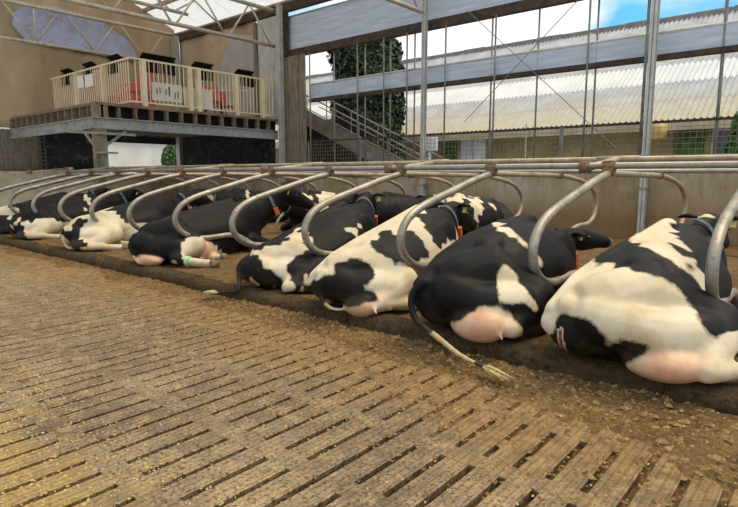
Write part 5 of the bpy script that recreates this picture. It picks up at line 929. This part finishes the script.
COATS['E'] = dict(
    b=[(2.05, -0.16, 0.88), (2.14, -0.26, 0.88), (2.26, -0.33, 0.88), (1.93, -0.09, 0.82), (2.39, -0.38, 0.81), (1.36, 0.01, 0.77), (1.72, -0.04, 0.76), (1.82, -0.12, 0.75), (1.93, -0.2, 0.75), (2.05, -0.26, 0.75), (2.19, -0.3, 0.75), (2.54, -0.42, 0.74), (1.1, 0.07, 0.71), (1.21, 0.01, 0.71),
       (1.45, -0.08, 0.7), (1.57, -0.12, 0.7), (1.72, -0.14, 0.69), (2.32, -0.36, 0.68), (2.44, -0.42, 0.67), (0.89, 0.09, 0.65), (0.97, -0.01, 0.66), (1.05, -0.1, 0.66), (1.16, -0.15, 0.65), (1.29, -0.19, 0.65), (1.38, -0.27, 0.65), (1.83, -0.21, 0.62), (1.97, -0.25, 0.62), (2.57, -0.48, 0.6),
       (0.65, 0.15, 0.6), (0.68, -0.03, 0.61), (0.76, -0.12, 0.61), (0.86, -0.18, 0.61), (0.97, -0.22, 0.6), (1.09, -0.25, 0.6), (1.22, -0.27, 0.59), (1.49, -0.33, 0.58), (1.64, -0.24, 0.57), (0.37, -0.1, 0.57), (0.35, -0.24, 0.58), (0.46, -0.17, 0.57), (0.59, -0.16, 0.56), (0.69, -0.22, 0.56),
       (0.79, -0.27, 0.55), (0.91, -0.3, 0.55), (1.03, -0.33, 0.54), (1.33, -0.33, 0.53), (1.81, -0.22, 0.49), (2.02, -0.18, 0.48), (0.14, -0.06, 0.52), (0.19, -0.19, 0.53), (0.26, -0.29, 0.53), (0.46, -0.27, 0.51), (0.59, -0.27, 0.51), (1.13, -0.39, 0.48), (1.46, -0.36, 0.46), (1.7, -0.25, 0.44),
       (0.05, 0.01, 0.47), (0.09, -0.15, 0.48), (0.33, -0.37, 0.47), (0.66, -0.36, 0.45), (0.78, -0.39, 0.44), (0.9, -0.41, 0.44), (1.03, -0.43, 0.43), (1.26, -0.42, 0.41), (1.85, -0.17, 0.36), (0.01, -0.08, 0.42), (0.14, -0.27, 0.42), (0.41, -0.45, 0.41), (1.44, -0.38, 0.33), (1.73, -0.21, 0.3),
       (-0.09, -0.03, 0.37), (0.01, -0.18, 0.37), (0.21, -0.36, 0.37), (0.29, -0.44, 0.37), (0.33, -0.47, 0.36), (0.37, -0.5, 0.36), (0.42, -0.53, 0.36), (0.47, -0.54, 0.36), (0.62, -0.41, 0.34), (0.68, -0.42, 0.33), (0.81, -0.44, 0.32), (0.94, -0.45, 0.31), (1.08, -0.45, 0.3), (1.24, -0.43, 0.29),
       (1.79, -0.13, 0.22), (-0.05, 0.17, 0.29), (-0.09, -0.14, 0.32), (0.06, -0.3, 0.32), (0.25, -0.5, 0.32), (0.3, -0.51, 0.31), (0.72, -0.46, 0.27), (1.33, -0.41, 0.22), (1.46, -0.45, 0.21), (1.64, -0.42, 0.19), (1.75, -0.39, 0.18), (-0.14, -0, 0.26), (-0.04, -0.25, 0.27), (0.1, -0.43, 0.27),
       (0.22, -0.53, 0.27), (0.76, -0.49, 0.21), (0.92, -0.47, 0.2), (1.07, -0.46, 0.18), (-0.09, -0.14, 0.21), (0.02, -0.35, 0.22), (0.21, -0.55, 0.21), (0.83, -0.49, 0.15), (0.92, -0.46, 0.13), (1.19, -0.39, 0.1), (1.52, -0.36, 0.07), (1.48, -0.52, 0.08), (1.68, -0.47, 0.06), (-0.11, -0.05, 0.15),
       (-0.07, -0.08, 0.15), (-0.04, -0.25, 0.16), (0.09, -0.43, 0.16), (0.19, -0.57, 0.16), (1.04, -0.39, 0.06), (-0.09, -0.11, 0.09), (-0.04, -0.35, 0.11), (0.01, -0.38, 0.11), (0.06, -0.39, 0.1), (0.11, -0.4, 0.1), (0.1, -0.52, 0.11), (0.13, -0.58, 0.11), (0.16, -0.63, 0.12), (-0.1, -0.24, 0.05),
       (-0.05, -0.37, 0.06), (0.15, -0.63, 0.06), (0.18, -0.69, 0.06)],
    w=[(0.34, -0.54, 0.31), (0.39, -0.57, 0.31), (0.44, -0.59, 0.31), (0.51, -0.59, 0.3), (0.64, -0.47, 0.28), (0.28, -0.55, 0.26), (0.32, -0.58, 0.26), (0.69, -0.5, 0.22), (0.26, -0.57, 0.21), (0.42, -0.62, 0.2), (0.59, -0.55, 0.18), (0.76, -0.5, 0.16), (0.24, -0.59, 0.16), (0.85, -0.47, 0.08),
       (-0.13, -0.07, 0.09), (0.19, -0.67, 0.12), (0.23, -0.71, 0.12), (0.38, -0.57, 0.09), (0.49, -0.6, 0.08), (0.6, -0.52, 0.06), (0.71, -0.56, 0.05), (0.83, -0.59, 0.04), (-0.01, -0.4, 0.06), (0.05, -0.4, 0.05), (0.13, -0.58, 0.06), (0.2, -0.75, 0.07), (0.25, -0.86, 0.07), (0.31, -0.96, 0.08),
       (-0, -0.27, -0.01), (0.4, -1.01, 0.02)],
)
COATS['F'] = dict(
    b=[(1.32, 0.05, 0.77), (1.11, 0.06, 0.71), (1.22, 0, 0.71), (1.33, -0.05, 0.7), (1.45, -0.11, 0.7), (0.9, 0.09, 0.65), (0.98, -0.05, 0.65), (1.07, -0.13, 0.65), (1.19, -0.18, 0.65), (1.31, -0.22, 0.64), (1.42, -0.3, 0.64), (0.68, 0.05, 0.59), (0.74, -0.1, 0.59), (0.84, -0.18, 0.59),
       (0.95, -0.23, 0.59), (1.07, -0.27, 0.59), (1.2, -0.29, 0.58), (0.68, -0.22, 0.54), (0.79, -0.28, 0.53), (0.9, -0.32, 0.53), (1.02, -0.35, 0.52), (1.3, -0.36, 0.51), (0.69, -0.33, 0.48), (1.13, -0.4, 0.46), (0.07, -0.16, 0.44), (0.15, -0.26, 0.44), (0.72, -0.4, 0.41), (0.78, -0.41, 0.41),
       (0.84, -0.42, 0.41), (0.9, -0.43, 0.4), (0.97, -0.44, 0.4), (1.04, -0.44, 0.4), (1.11, -0.44, 0.39), (1.26, -0.43, 0.38), (0.01, -0.16, 0.38), (0.09, -0.24, 0.38), (1.17, -0.44, 0.32), (1.25, -0.44, 0.31), (1.33, -0.41, 0.31), (-0.02, -0.22, 0.33), (0.03, -0.25, 0.32), (-0.13, -0.04, 0.26),
       (-0.11, -0.13, 0.27), (-0.08, -0.2, 0.27), (0, -0.3, 0.27), (-0.1, -0.1, 0.2), (-0.01, -0.31, 0.21), (-0.07, -0.16, 0.14), (-0.01, -0.44, 0.16), (-0.09, -0.2, 0.08), (-0.1, -0.37, 0.1), (-0.07, -0.44, 0.1), (-0.03, -0.49, 0.1), (0.01, -0.54, 0.1), (-0.06, -0.41, 0.04)],
    w=[(0.66, 0.16, 0.59), (0.35, -0.25, 0.56), (0.51, -0.17, 0.54), (0.63, -0.19, 0.54), (0.11, -0.07, 0.5), (0.18, -0.21, 0.5), (0.21, -0.26, 0.5), (0.44, -0.31, 0.49), (0.58, -0.28, 0.48), (0.64, -0.3, 0.48), (0.04, -0.09, 0.44), (0.19, -0.31, 0.44), (0.33, -0.4, 0.44), (0.46, -0.4, 0.43),
       (0.66, -0.38, 0.42), (-0.03, -0.11, 0.38), (0.14, -0.28, 0.38), (0.41, -0.49, 0.37), (0.7, -0.42, 0.35), (0.76, -0.43, 0.35), (0.83, -0.44, 0.34), (0.89, -0.45, 0.34), (0.96, -0.45, 0.34), (1.03, -0.45, 0.33), (1.1, -0.45, 0.33), (-0.09, -0.11, 0.32), (-0.06, -0.18, 0.33), (0.07, -0.28, 0.32),
       (0.15, -0.39, 0.32), (0.23, -0.47, 0.32), (0.49, -0.58, 0.31), (1.17, -0.44, 0.25), (1.25, -0.42, 0.25), (1.33, -0.41, 0.24), (0.04, -0.34, 0.27), (0.31, -0.57, 0.26), (0.69, -0.42, 0.22), (0.81, -0.46, 0.22), (0.94, -0.47, 0.21), (-0.14, -0.04, 0.2), (0.03, -0.36, 0.21), (0.11, -0.46, 0.21),
       (0.19, -0.55, 0.21), (0.41, -0.62, 0.19), (0.55, -0.58, 0.18), (1.09, -0.44, 0.12), (1.3, -0.32, 0.1), (1.47, -0.14, 0.07), (-0.14, -0.05, 0.14), (-0.09, -0.07, 0.14), (0.04, -0.47, 0.15), (0.28, -0.6, 0.14), (0.6, -0.46, 0.1), (0.71, -0.38, 0.09), (0.83, -0.41, 0.08), (0.96, -0.42, 0.07),
       (1.13, -0.36, 0.05), (-0.11, -0.11, 0.08), (0.05, -0.57, 0.1), (0.15, -0.62, 0.09), (0.29, -0.71, 0.09), (0.39, -0.77, 0.08), (0.69, -0.55, 0.04), (0.79, -0.6, 0.03), (1.05, -0.24, -0.02), (-0.1, -0.21, 0.02), (-0.02, -0.47, 0.04), (0, -0.54, 0.04), (0.05, -0.57, 0.04), (0.49, -0.81, 0.02)],
)
COATS['G'] = dict(
    b=[(1.22, 0.05, 0.74), (1.33, -0.01, 0.74), (1.48, 0.02, 0.74), (1.59, -0.06, 0.74), (1.72, -0.08, 0.73), (0.97, 0.1, 0.68), (1.08, 0.03, 0.68), (1.17, -0.08, 0.68), (1.34, -0.15, 0.68), (1.44, -0.24, 0.68), (1.53, -0.17, 0.67), (1.68, -0.17, 0.67), (0.78, 0.1, 0.62), (0.79, -0.03, 0.62),
       (0.88, -0.13, 0.62), (0.98, -0.19, 0.62), (1.1, -0.23, 0.62), (1.16, -0.24, 0.62), (1.29, -0.26, 0.61), (1.54, -0.3, 0.6), (0.44, -0.13, 0.57), (0.56, -0.14, 0.57), (0.67, -0.17, 0.57), (0.77, -0.23, 0.56), (0.88, -0.27, 0.56), (1, -0.31, 0.56), (1.12, -0.32, 0.55), (1.38, -0.34, 0.54),
       (1.71, -0.23, 0.53), (0.18, -0.17, 0.52), (0.26, -0.29, 0.52), (0.37, -0.31, 0.52), (0.57, -0.24, 0.51), (0.68, -0.3, 0.5), (0.79, -0.33, 0.5), (1.02, -0.38, 0.49), (1.16, -0.38, 0.49), (1.29, -0.38, 0.48), (1.51, -0.36, 0.47), (0.05, -0.03, 0.46), (0.07, -0.14, 0.46), (0.46, -0.37, 0.45),
       (0.59, -0.34, 0.44), (0.88, -0.41, 0.43), (1.07, -0.43, 0.42), (1.13, -0.42, 0.42), (1.69, -0.26, 0.39), (0.09, -0.24, 0.4), (0.18, -0.32, 0.4), (0.22, -0.36, 0.4), (0.27, -0.4, 0.4), (0.32, -0.43, 0.4), (0.37, -0.46, 0.4), (0.48, -0.46, 0.39), (0.69, -0.41, 0.38), (1.26, -0.43, 0.35),
       (1.41, -0.39, 0.33), (1.58, -0.34, 0.32), (-0.09, -0.08, 0.34), (-0.06, -0.17, 0.34), (0.03, -0.24, 0.34), (0.16, -0.37, 0.34), (0.5, -0.56, 0.33), (0.62, -0.42, 0.32), (0.68, -0.43, 0.31), (0.74, -0.43, 0.31), (0.86, -0.45, 0.3), (0.98, -0.46, 0.3), (1.12, -0.45, 0.29), (1.72, -0.17, 0.24),
       (-0.11, -0.12, 0.28), (-0.03, -0.25, 0.28), (0.79, -0.45, 0.24), (1.26, -0.41, 0.21), (1.38, -0.44, 0.2), (1.52, -0.45, 0.19), (-0.14, -0.03, 0.21), (-0.08, -0.2, 0.22), (-0.04, -0.26, 0.22), (-0, -0.32, 0.22), (0.78, -0.45, 0.17), (0.9, -0.46, 0.17), (1.04, -0.46, 0.16), (-0.1, -0.07, 0.15),
       (-0.01, -0.33, 0.16), (0.73, -0.4, 0.11), (1.12, -0.4, 0.08), (1.47, -0.52, 0.06), (-0.04, -0.4, 0.1), (0.63, -0.5, 0.06), (0.73, -0.57, 0.05), (0.94, -0.36, 0.02), (1.09, -0.3, 0.01), (-0.09, -0.2, 0.03), (-0.07, -0.31, 0.04), (-0.01, -0.47, 0.04)],
    w=[(1.28, 0.01, 0.74), (1.22, -0.11, 0.68), (1.28, -0.13, 0.68), (1.22, -0.25, 0.61), (1.09, -0.38, 0.49), (-0.02, -0.21, 0.34), (0.2, -0.42, 0.34), (0.25, -0.45, 0.34), (0.3, -0.47, 0.34), (0.34, -0.51, 0.34), (0.44, -0.57, 0.33), (-0.07, -0.2, 0.28), (0.01, -0.29, 0.28), (0.05, -0.34, 0.28),
       (0.48, -0.6, 0.27), (0.55, -0.58, 0.26), (0.67, -0.42, 0.25), (0.73, -0.44, 0.24), (-0.1, -0.1, 0.22), (0.04, -0.37, 0.22), (0.12, -0.47, 0.22), (0.2, -0.56, 0.22), (0.36, -0.61, 0.21), (0.73, -0.43, 0.18), (0.03, -0.38, 0.16), (0.48, -0.59, 0.14), (0.57, -0.51, 0.13), (0.68, -0.38, 0.11),
       (-0.01, -0.48, 0.11), (0.07, -0.58, 0.11), (0.22, -0.64, 0.1), (0.32, -0.7, 0.09), (0.58, -0.48, 0.06), (0.02, -0.55, 0.05), (0.39, -0.8, 0.03)],
)
COATS['H'] = dict(
    b=[(1.11, 0.07, 0.72), (1.23, 0, 0.71), (0.85, 0.12, 0.65), (0.93, -0.03, 0.65), (1.03, -0.13, 0.65), (1.15, -0.18, 0.65), (0.62, 0.03, 0.59), (0.7, -0.13, 0.59), (0.8, -0.2, 0.59), (0.92, -0.25, 0.58), (1.04, -0.28, 0.58), (1.17, -0.3, 0.58), (0.27, -0.26, 0.54), (0.38, -0.29, 0.53),
       (0.47, -0.22, 0.53), (0.59, -0.22, 0.52), (0.7, -0.28, 0.52), (0.82, -0.32, 0.52), (0.94, -0.35, 0.51), (1.07, -0.37, 0.51), (0.41, -0.38, 0.47), (0.56, -0.31, 0.46), (0.67, -0.36, 0.45), (0.85, -0.4, 0.45), (0.33, -0.43, 0.4), (0.44, -0.46, 0.4), (0.77, -0.43, 0.38), (0.96, -0.45, 0.37),
       (1.1, -0.44, 0.36), (0.07, -0.26, 0.34), (0.11, -0.31, 0.34), (0.16, -0.37, 0.34), (0.25, -0.45, 0.34), (0.35, -0.52, 0.34), (0.46, -0.57, 0.33), (0.64, -0.42, 0.32), (0.75, -0.45, 0.24), (0.88, -0.47, 0.23), (1.01, -0.47, 0.22), (0.03, -0.36, 0.21), (0.11, -0.47, 0.21), (0.21, -0.57, 0.21),
       (0.32, -0.6, 0.2), (0.44, -0.62, 0.2), (0.59, -0.54, 0.18), (0.61, -0.45, 0.11), (0.7, -0.38, 0.09), (0.82, -0.41, 0.09), (0.95, -0.42, 0.08), (1.1, -0.39, 0.07), (-0.02, -0.48, 0.08), (0.07, -0.58, 0.08), (0.17, -0.64, 0.08), (0.27, -0.7, 0.08), (0.38, -0.77, 0.07), (0.49, -0.8, 0.07),
       (0.7, -0.55, 0.03), (0.82, -0.59, 0.03), (0.99, -0.3, -0), (0.11, -0.43, 0), (0.2, -0.33, -0.01)],
    w=[(0.23, -0.18, 0.54), (0.1, -0.17, 0.47), (0.19, -0.29, 0.47), (0.29, -0.36, 0.47), (0.35, -0.38, 0.47), (0.08, -0.22, 0.41), (0.13, -0.27, 0.41), (0.18, -0.32, 0.41), (0.27, -0.4, 0.4), (0.2, -0.42, 0.34)],
)
COATS['P'] = dict(
    b=[(2.28, -0.17, 0.82), (2.37, -0.03, 0.83), (2.31, 0.07, 0.83), (2.28, 0.11, 0.83), (2.28, 0.19, 0.83), (1.16, -0, 0.79), (0.78, 0.01, 0.78), (2.46, 0.03, 0.77), (1.43, 0.16, 0.74), (1.01, 0.22, 0.73), (0.86, 0.21, 0.72), (0.57, 0.13, 0.71), (0.42, 0.12, 0.7), (2.36, 0.11, 0.71),
       (2.26, 0.11, 0.71), (1.69, 0.18, 0.69), (1.61, 0.2, 0.69), (1.55, 0.23, 0.68), (1.14, 0.29, 0.67), (0.73, 0.29, 0.65), (0.34, 0.24, 0.64), (2.61, -0, 0.66), (2.52, 0.07, 0.66), (2.22, 0.08, 0.65), (2.14, 0.1, 0.64), (2.06, 0.12, 0.64), (1.96, 0.13, 0.64), (1.87, 0.14, 0.63),
       (1.79, 0.16, 0.63), (1.73, 0.2, 0.63), (1.55, 0.31, 0.63), (1.02, 0.37, 0.6), (0.46, 0.3, 0.57), (1.57, 0.32, 0.56), (1.28, 0.37, 0.55), (0.77, 0.39, 0.53), (0.38, 0.41, 0.51), (2.7, -0.01, 0.55), (2.61, 0.07, 0.55), (2.48, 0.04, 0.54), (2.11, -0.06, 0.51), (2.1, 0.08, 0.52),
       (1.97, 0.13, 0.52), (1.82, 0.19, 0.51), (1.69, 0.25, 0.51), (1.59, 0.33, 0.5), (1.4, 0.37, 0.49), (1.12, 0.42, 0.48), (1.01, 0.44, 0.48), (0.59, 0.37, 0.45), (0.51, 0.48, 0.45), (1.59, 0.33, 0.44), (1.25, 0.43, 0.43), (0.85, 0.43, 0.4), (0.44, 0.59, 0.38), (2, 0.01, 0.39),
       (1.93, 0.11, 0.39), (1.81, 0.18, 0.39), (1.7, 0.26, 0.38), (1.51, 0.36, 0.38), (1.34, 0.41, 0.37), (1.14, 0.44, 0.35), (1.03, 0.45, 0.35), (0.64, 0.4, 0.32), (0.6, 0.52, 0.32), (1.58, -0.34, 0.27), (1.9, -0.05, 0.32), (1.24, 0.43, 0.3), (0.92, 0.47, 0.28), (0.47, 0.61, 0.25),
       (1.68, -0.27, 0.22), (1.86, 0.07, 0.26), (1.76, 0.15, 0.26), (1.65, 0.23, 0.25), (1.61, 0.35, 0.26), (1.51, 0.43, 0.25), (1.4, 0.44, 0.25), (1.14, 0.45, 0.23), (1.03, 0.46, 0.22), (0.54, 0.35, 0.17), (0.55, 0.5, 0.18), (1.79, -0.27, 0.17), (1.85, -0.08, 0.18), (1.73, 0.35, 0.2),
       (0.49, 0.26, 0.09), (0.35, 0.41, 0.09), (0.27, 0.52, 0.09)],
    w=[(2.25, 0.24, 0.83), (1.49, -0.03, 0.8), (1.34, 0.03, 0.8), (1.01, -0.01, 0.79), (0.79, -0.06, 0.78), (2.26, 0.11, 0.77), (2.13, 0.09, 0.76), (1.99, 0.07, 0.76), (1.86, 0.06, 0.75), (1.71, 0.11, 0.75), (1.63, 0.14, 0.75), (1.33, 0.18, 0.74), (1.12, 0.2, 0.73), (2.15, 0.1, 0.7),
       (2.04, 0.11, 0.7), (1.93, 0.11, 0.7), (1.83, 0.12, 0.69), (1.76, 0.14, 0.69), (1.51, 0.28, 0.68), (1.4, 0.29, 0.68), (1.25, 0.27, 0.67), (0.89, 0.3, 0.66), (1.47, 0.33, 0.62), (1.32, 0.32, 0.61), (1.5, 0.35, 0.56), (1.37, 0.35, 0.56), (1.51, 0.36, 0.5), (1.51, 0.36, 0.44)],
)
COATS['Q'] = dict(
    b=[(1.43, 0.07, 0.85), (1.24, 0.08, 0.84), (1.55, 0.1, 0.78), (0.76, 0.2, 0.76), (0.46, 0.02, 0.75), (2, 0.09, 0.72), (1.91, 0.09, 0.72), (1.48, 0.23, 0.71), (0.63, 0.28, 0.69), (1.86, 0.13, 0.65), (1.55, 0.29, 0.65), (1.08, 0.31, 0.63), (0.89, 0.32, 0.63), (2.03, 0.12, 0.59),
       (1.81, 0.17, 0.59), (1.75, 0.2, 0.58), (1.5, 0.34, 0.58), (0.73, 0.37, 0.55), (1.76, 0.22, 0.52), (1.51, 0.35, 0.51), (1.43, 0.36, 0.51), (1.15, 0.38, 0.5), (0.96, 0.39, 0.49), (2.01, 0.1, 0.46), (1.89, 0.16, 0.45), (1.7, 0.25, 0.45), (1.52, 0.36, 0.45), (0.87, 0.41, 0.42),
       (0.66, 0.41, 0.4), (1.65, 0.29, 0.38), (1.59, 0.33, 0.38), (1.52, 0.36, 0.38), (1.28, 0.41, 0.37), (1.09, 0.42, 0.36), (0.77, 0.41, 0.34), (1.91, -0.03, 0.31), (1.85, 0.11, 0.32), (1.75, 0.2, 0.31), (1.45, 0.38, 0.3), (1.36, 0.39, 0.3), (1.19, 0.41, 0.29), (0.99, 0.42, 0.28),
       (0.88, 0.41, 0.27), (0.65, 0.39, 0.26), (1.67, -0.3, 0.21), (1.65, 0.29, 0.24), (1.55, 0.38, 0.24), (1.08, 0.4, 0.21), (0.74, 0.38, 0.19)],
    w=[(1.74, 0.01, 0.78), (1.64, 0.09, 0.78), (1.12, 0.16, 0.77), (0.94, 0.18, 0.77), (1.83, 0.1, 0.72), (1.7, 0.16, 0.72), (1.55, 0.2, 0.71), (1.29, 0.23, 0.71), (1.01, 0.25, 0.7), (1.79, 0.15, 0.65), (1.73, 0.19, 0.65), (1.6, 0.24, 0.65), (1.37, 0.31, 0.64), (1.17, 0.31, 0.64),
       (1.68, 0.24, 0.58), (1.57, 0.32, 0.58), (1.41, 0.34, 0.58), (1.7, 0.25, 0.52), (1.59, 0.33, 0.51), (1.33, 0.36, 0.5), (1.65, 0.29, 0.45), (1.59, 0.33, 0.45), (1.43, 0.37, 0.44), (1.27, 0.4, 0.43), (1.44, 0.37, 0.37), (1.36, 0.39, 0.37)],
)
COATS['T'] = dict(
    b=[(2.32, 0.02, 0.85), (2.16, 0.03, 0.85), (1.45, 0.06, 0.84), (1.29, 0.1, 0.83), (1.18, 0.09, 0.83), (2.43, 0.05, 0.78), (2.21, 0.1, 0.77), (2.11, 0.09, 0.77), (1.9, 0.04, 0.77), (1.74, 0.07, 0.76), (1.6, 0.13, 0.76), (1.42, 0.15, 0.76), (1.24, 0.16, 0.75), (1.05, 0.18, 0.75),
       (0.87, 0.21, 0.75), (0.68, 0.24, 0.74), (0.42, 0.04, 0.73), (2.31, 0.11, 0.7), (2.21, 0.1, 0.7), (1.95, 0.11, 0.69), (1.72, 0.17, 0.69), (1.57, 0.22, 0.68), (1.44, 0.3, 0.68), (1.31, 0.26, 0.68), (1.13, 0.27, 0.67), (0.93, 0.28, 0.67), (0.74, 0.3, 0.66), (2.46, 0.09, 0.63),
       (2.2, 0.08, 0.62), (1.97, 0.13, 0.62), (1.81, 0.16, 0.61), (1.67, 0.23, 0.61), (1.55, 0.32, 0.61), (1.37, 0.33, 0.6), (1.08, 0.34, 0.59), (0.88, 0.35, 0.59), (0.68, 0.35, 0.58), (2.12, 0.08, 0.54), (1.9, 0.15, 0.54), (1.3, 0.36, 0.52), (0.81, 0.38, 0.5), (2.04, 0.08, 0.46),
       (1.97, 0.12, 0.46), (1.83, 0.18, 0.46), (1.7, 0.26, 0.46), (1.57, 0.34, 0.45), (1.4, 0.37, 0.45), (1.23, 0.4, 0.44), (1.04, 0.41, 0.43), (0.73, 0.4, 0.42), (1.99, 0.01, 0.38), (1.89, 0.13, 0.38), (1.76, 0.21, 0.38), (1.33, 0.4, 0.37), (1.15, 0.42, 0.36), (0.95, 0.42, 0.35),
       (0.84, 0.41, 0.34), (1.9, 0, 0.3), (1.81, 0.14, 0.3), (1.63, 0.28, 0.3), (1.5, 0.37, 0.3), (1.25, 0.41, 0.28), (1.05, 0.42, 0.27), (0.73, 0.39, 0.26)],
    w=[(1.14, 0.17, 0.75), (2.13, 0.11, 0.7), (1.22, 0.27, 0.68), (2.13, 0.1, 0.62), (2.05, 0.12, 0.62), (2.05, 0.11, 0.54), (1.98, 0.13, 0.54)],
)
#COATS_END
FLEG = {}
cow('A', -1.0, 3.4, 'white cow with black saddle and dark rump patch, hind leg stretched, nearest the right edge', hip=.82, head=(.05, -.10, .0, 5), fr=.95, spots=[(-.06, .27, .15, .10, .022, .11, 2.0)], tail=[(-.05, .22, .30), (-.075, .21, .22), (-.06, .20, .13), (.04, .22, .07)])
cow('B', -2.14, 3.42, 'mostly black cow with pink udder and tail lying over the kerb', ro=.6, hip=.80, scale=.99, zs=1.10, head=(.0, .0, -.14, -34), pitch=6, hind=dict(udder=(.05, -.22, .12), ur=(.17, .23, .14), leg=[(.46, -.44, .30), (.08, -.46, .11), (.40, -.52, .06), (.52, -.52, .05)]), tail=[(-.06, .26, .44), (-.13, .34, .32), (-.18, .28, .14), (-.22, .05, .03), (-.28, -.18, -.05), (-.33, -.42, -.08)], fr=.84)
cow('C', -3.38, 3.43, 'white cow with large black patches on rump and side next to the black cow', ro=.15, hip=.68, hind=dict(udder=(.07, -.32, .09), ur=(.14, .18, .11), leg=[(.46, -.44, .30), (.08, -.48, .12), (.38, -.60, .07), (.48, -.63, .06)]), head=(.0, .16, -.02, -24))
cow('D', -4.6, 3.55, 'black and white cow with splashed white flank and tail hanging over the kerb', ro=.05, hip=.60, hind=dict(udder=(.10, -.10, .10), ur=(.10, .12, .10)), head=(0, .36, .06, -10), tail=[(-.06, .26, .42), (-.11, .30, .28), (-.13, .28, .15), (-.16, .24, .0), (-.22, .36, -.06), (-.26, .52, -.08)])
cow('E', -7, 3.6, 'black cow beside an empty cubicle with green band on its white hind leg', ro=.1, scale=1.04, zs=.9, hip=.84, legband=True, head=(0, -.2, .08, -10), hind=dict(leg=[(.46, -.46, .30), (.16, -.52, .12), (.30, -.85, .07), (.38, -.98, .06)], udder=(.55, -.40, .2), ur=(.22, .16, .17)), extra=[((.02, -.20, .085), (.13, .22, .085))], spots=[(.0, -.20, .06, .17, .26, .10, .95)])
cow('F', -9.25, 3.62, 'white flanked cow with dark rump and dirty udder, in front of the doorway', ro=0, zs=.92, hip=.78, hind=dict(udder=(.05, -.3, .12)))
cow('G', -11.6, 3.62, 'black cow with white belly, second from the left edge', ro=0, voxel=.02, zs=.92, hip=.8)
cow('H', -12.95, 3.62, 'black cow with white shoulder patch cut off at the left edge', ro=0, voxel=.02, zs=.92, hip=.8)
cow('P', -4.75, 9.25, 'white backed far cow with black patches, behind the head of the large patched cow', facing=-1, voxel=.02, mirror=True)
cow('Q', -8.2, 9.2, 'far cow with white face and shoulder behind the tan pipes', facing=-1, voxel=.02)
cow('S', -6.3, 9.2, 'plain black far cow between the two white marked far cows', facing=-1, voxel=.02)
cow('T', -10.7, 9.2, 'black far cow with white shoulder band, leftmost in the far row', facing=-1, voxel=.02)
#END_OBJECTS
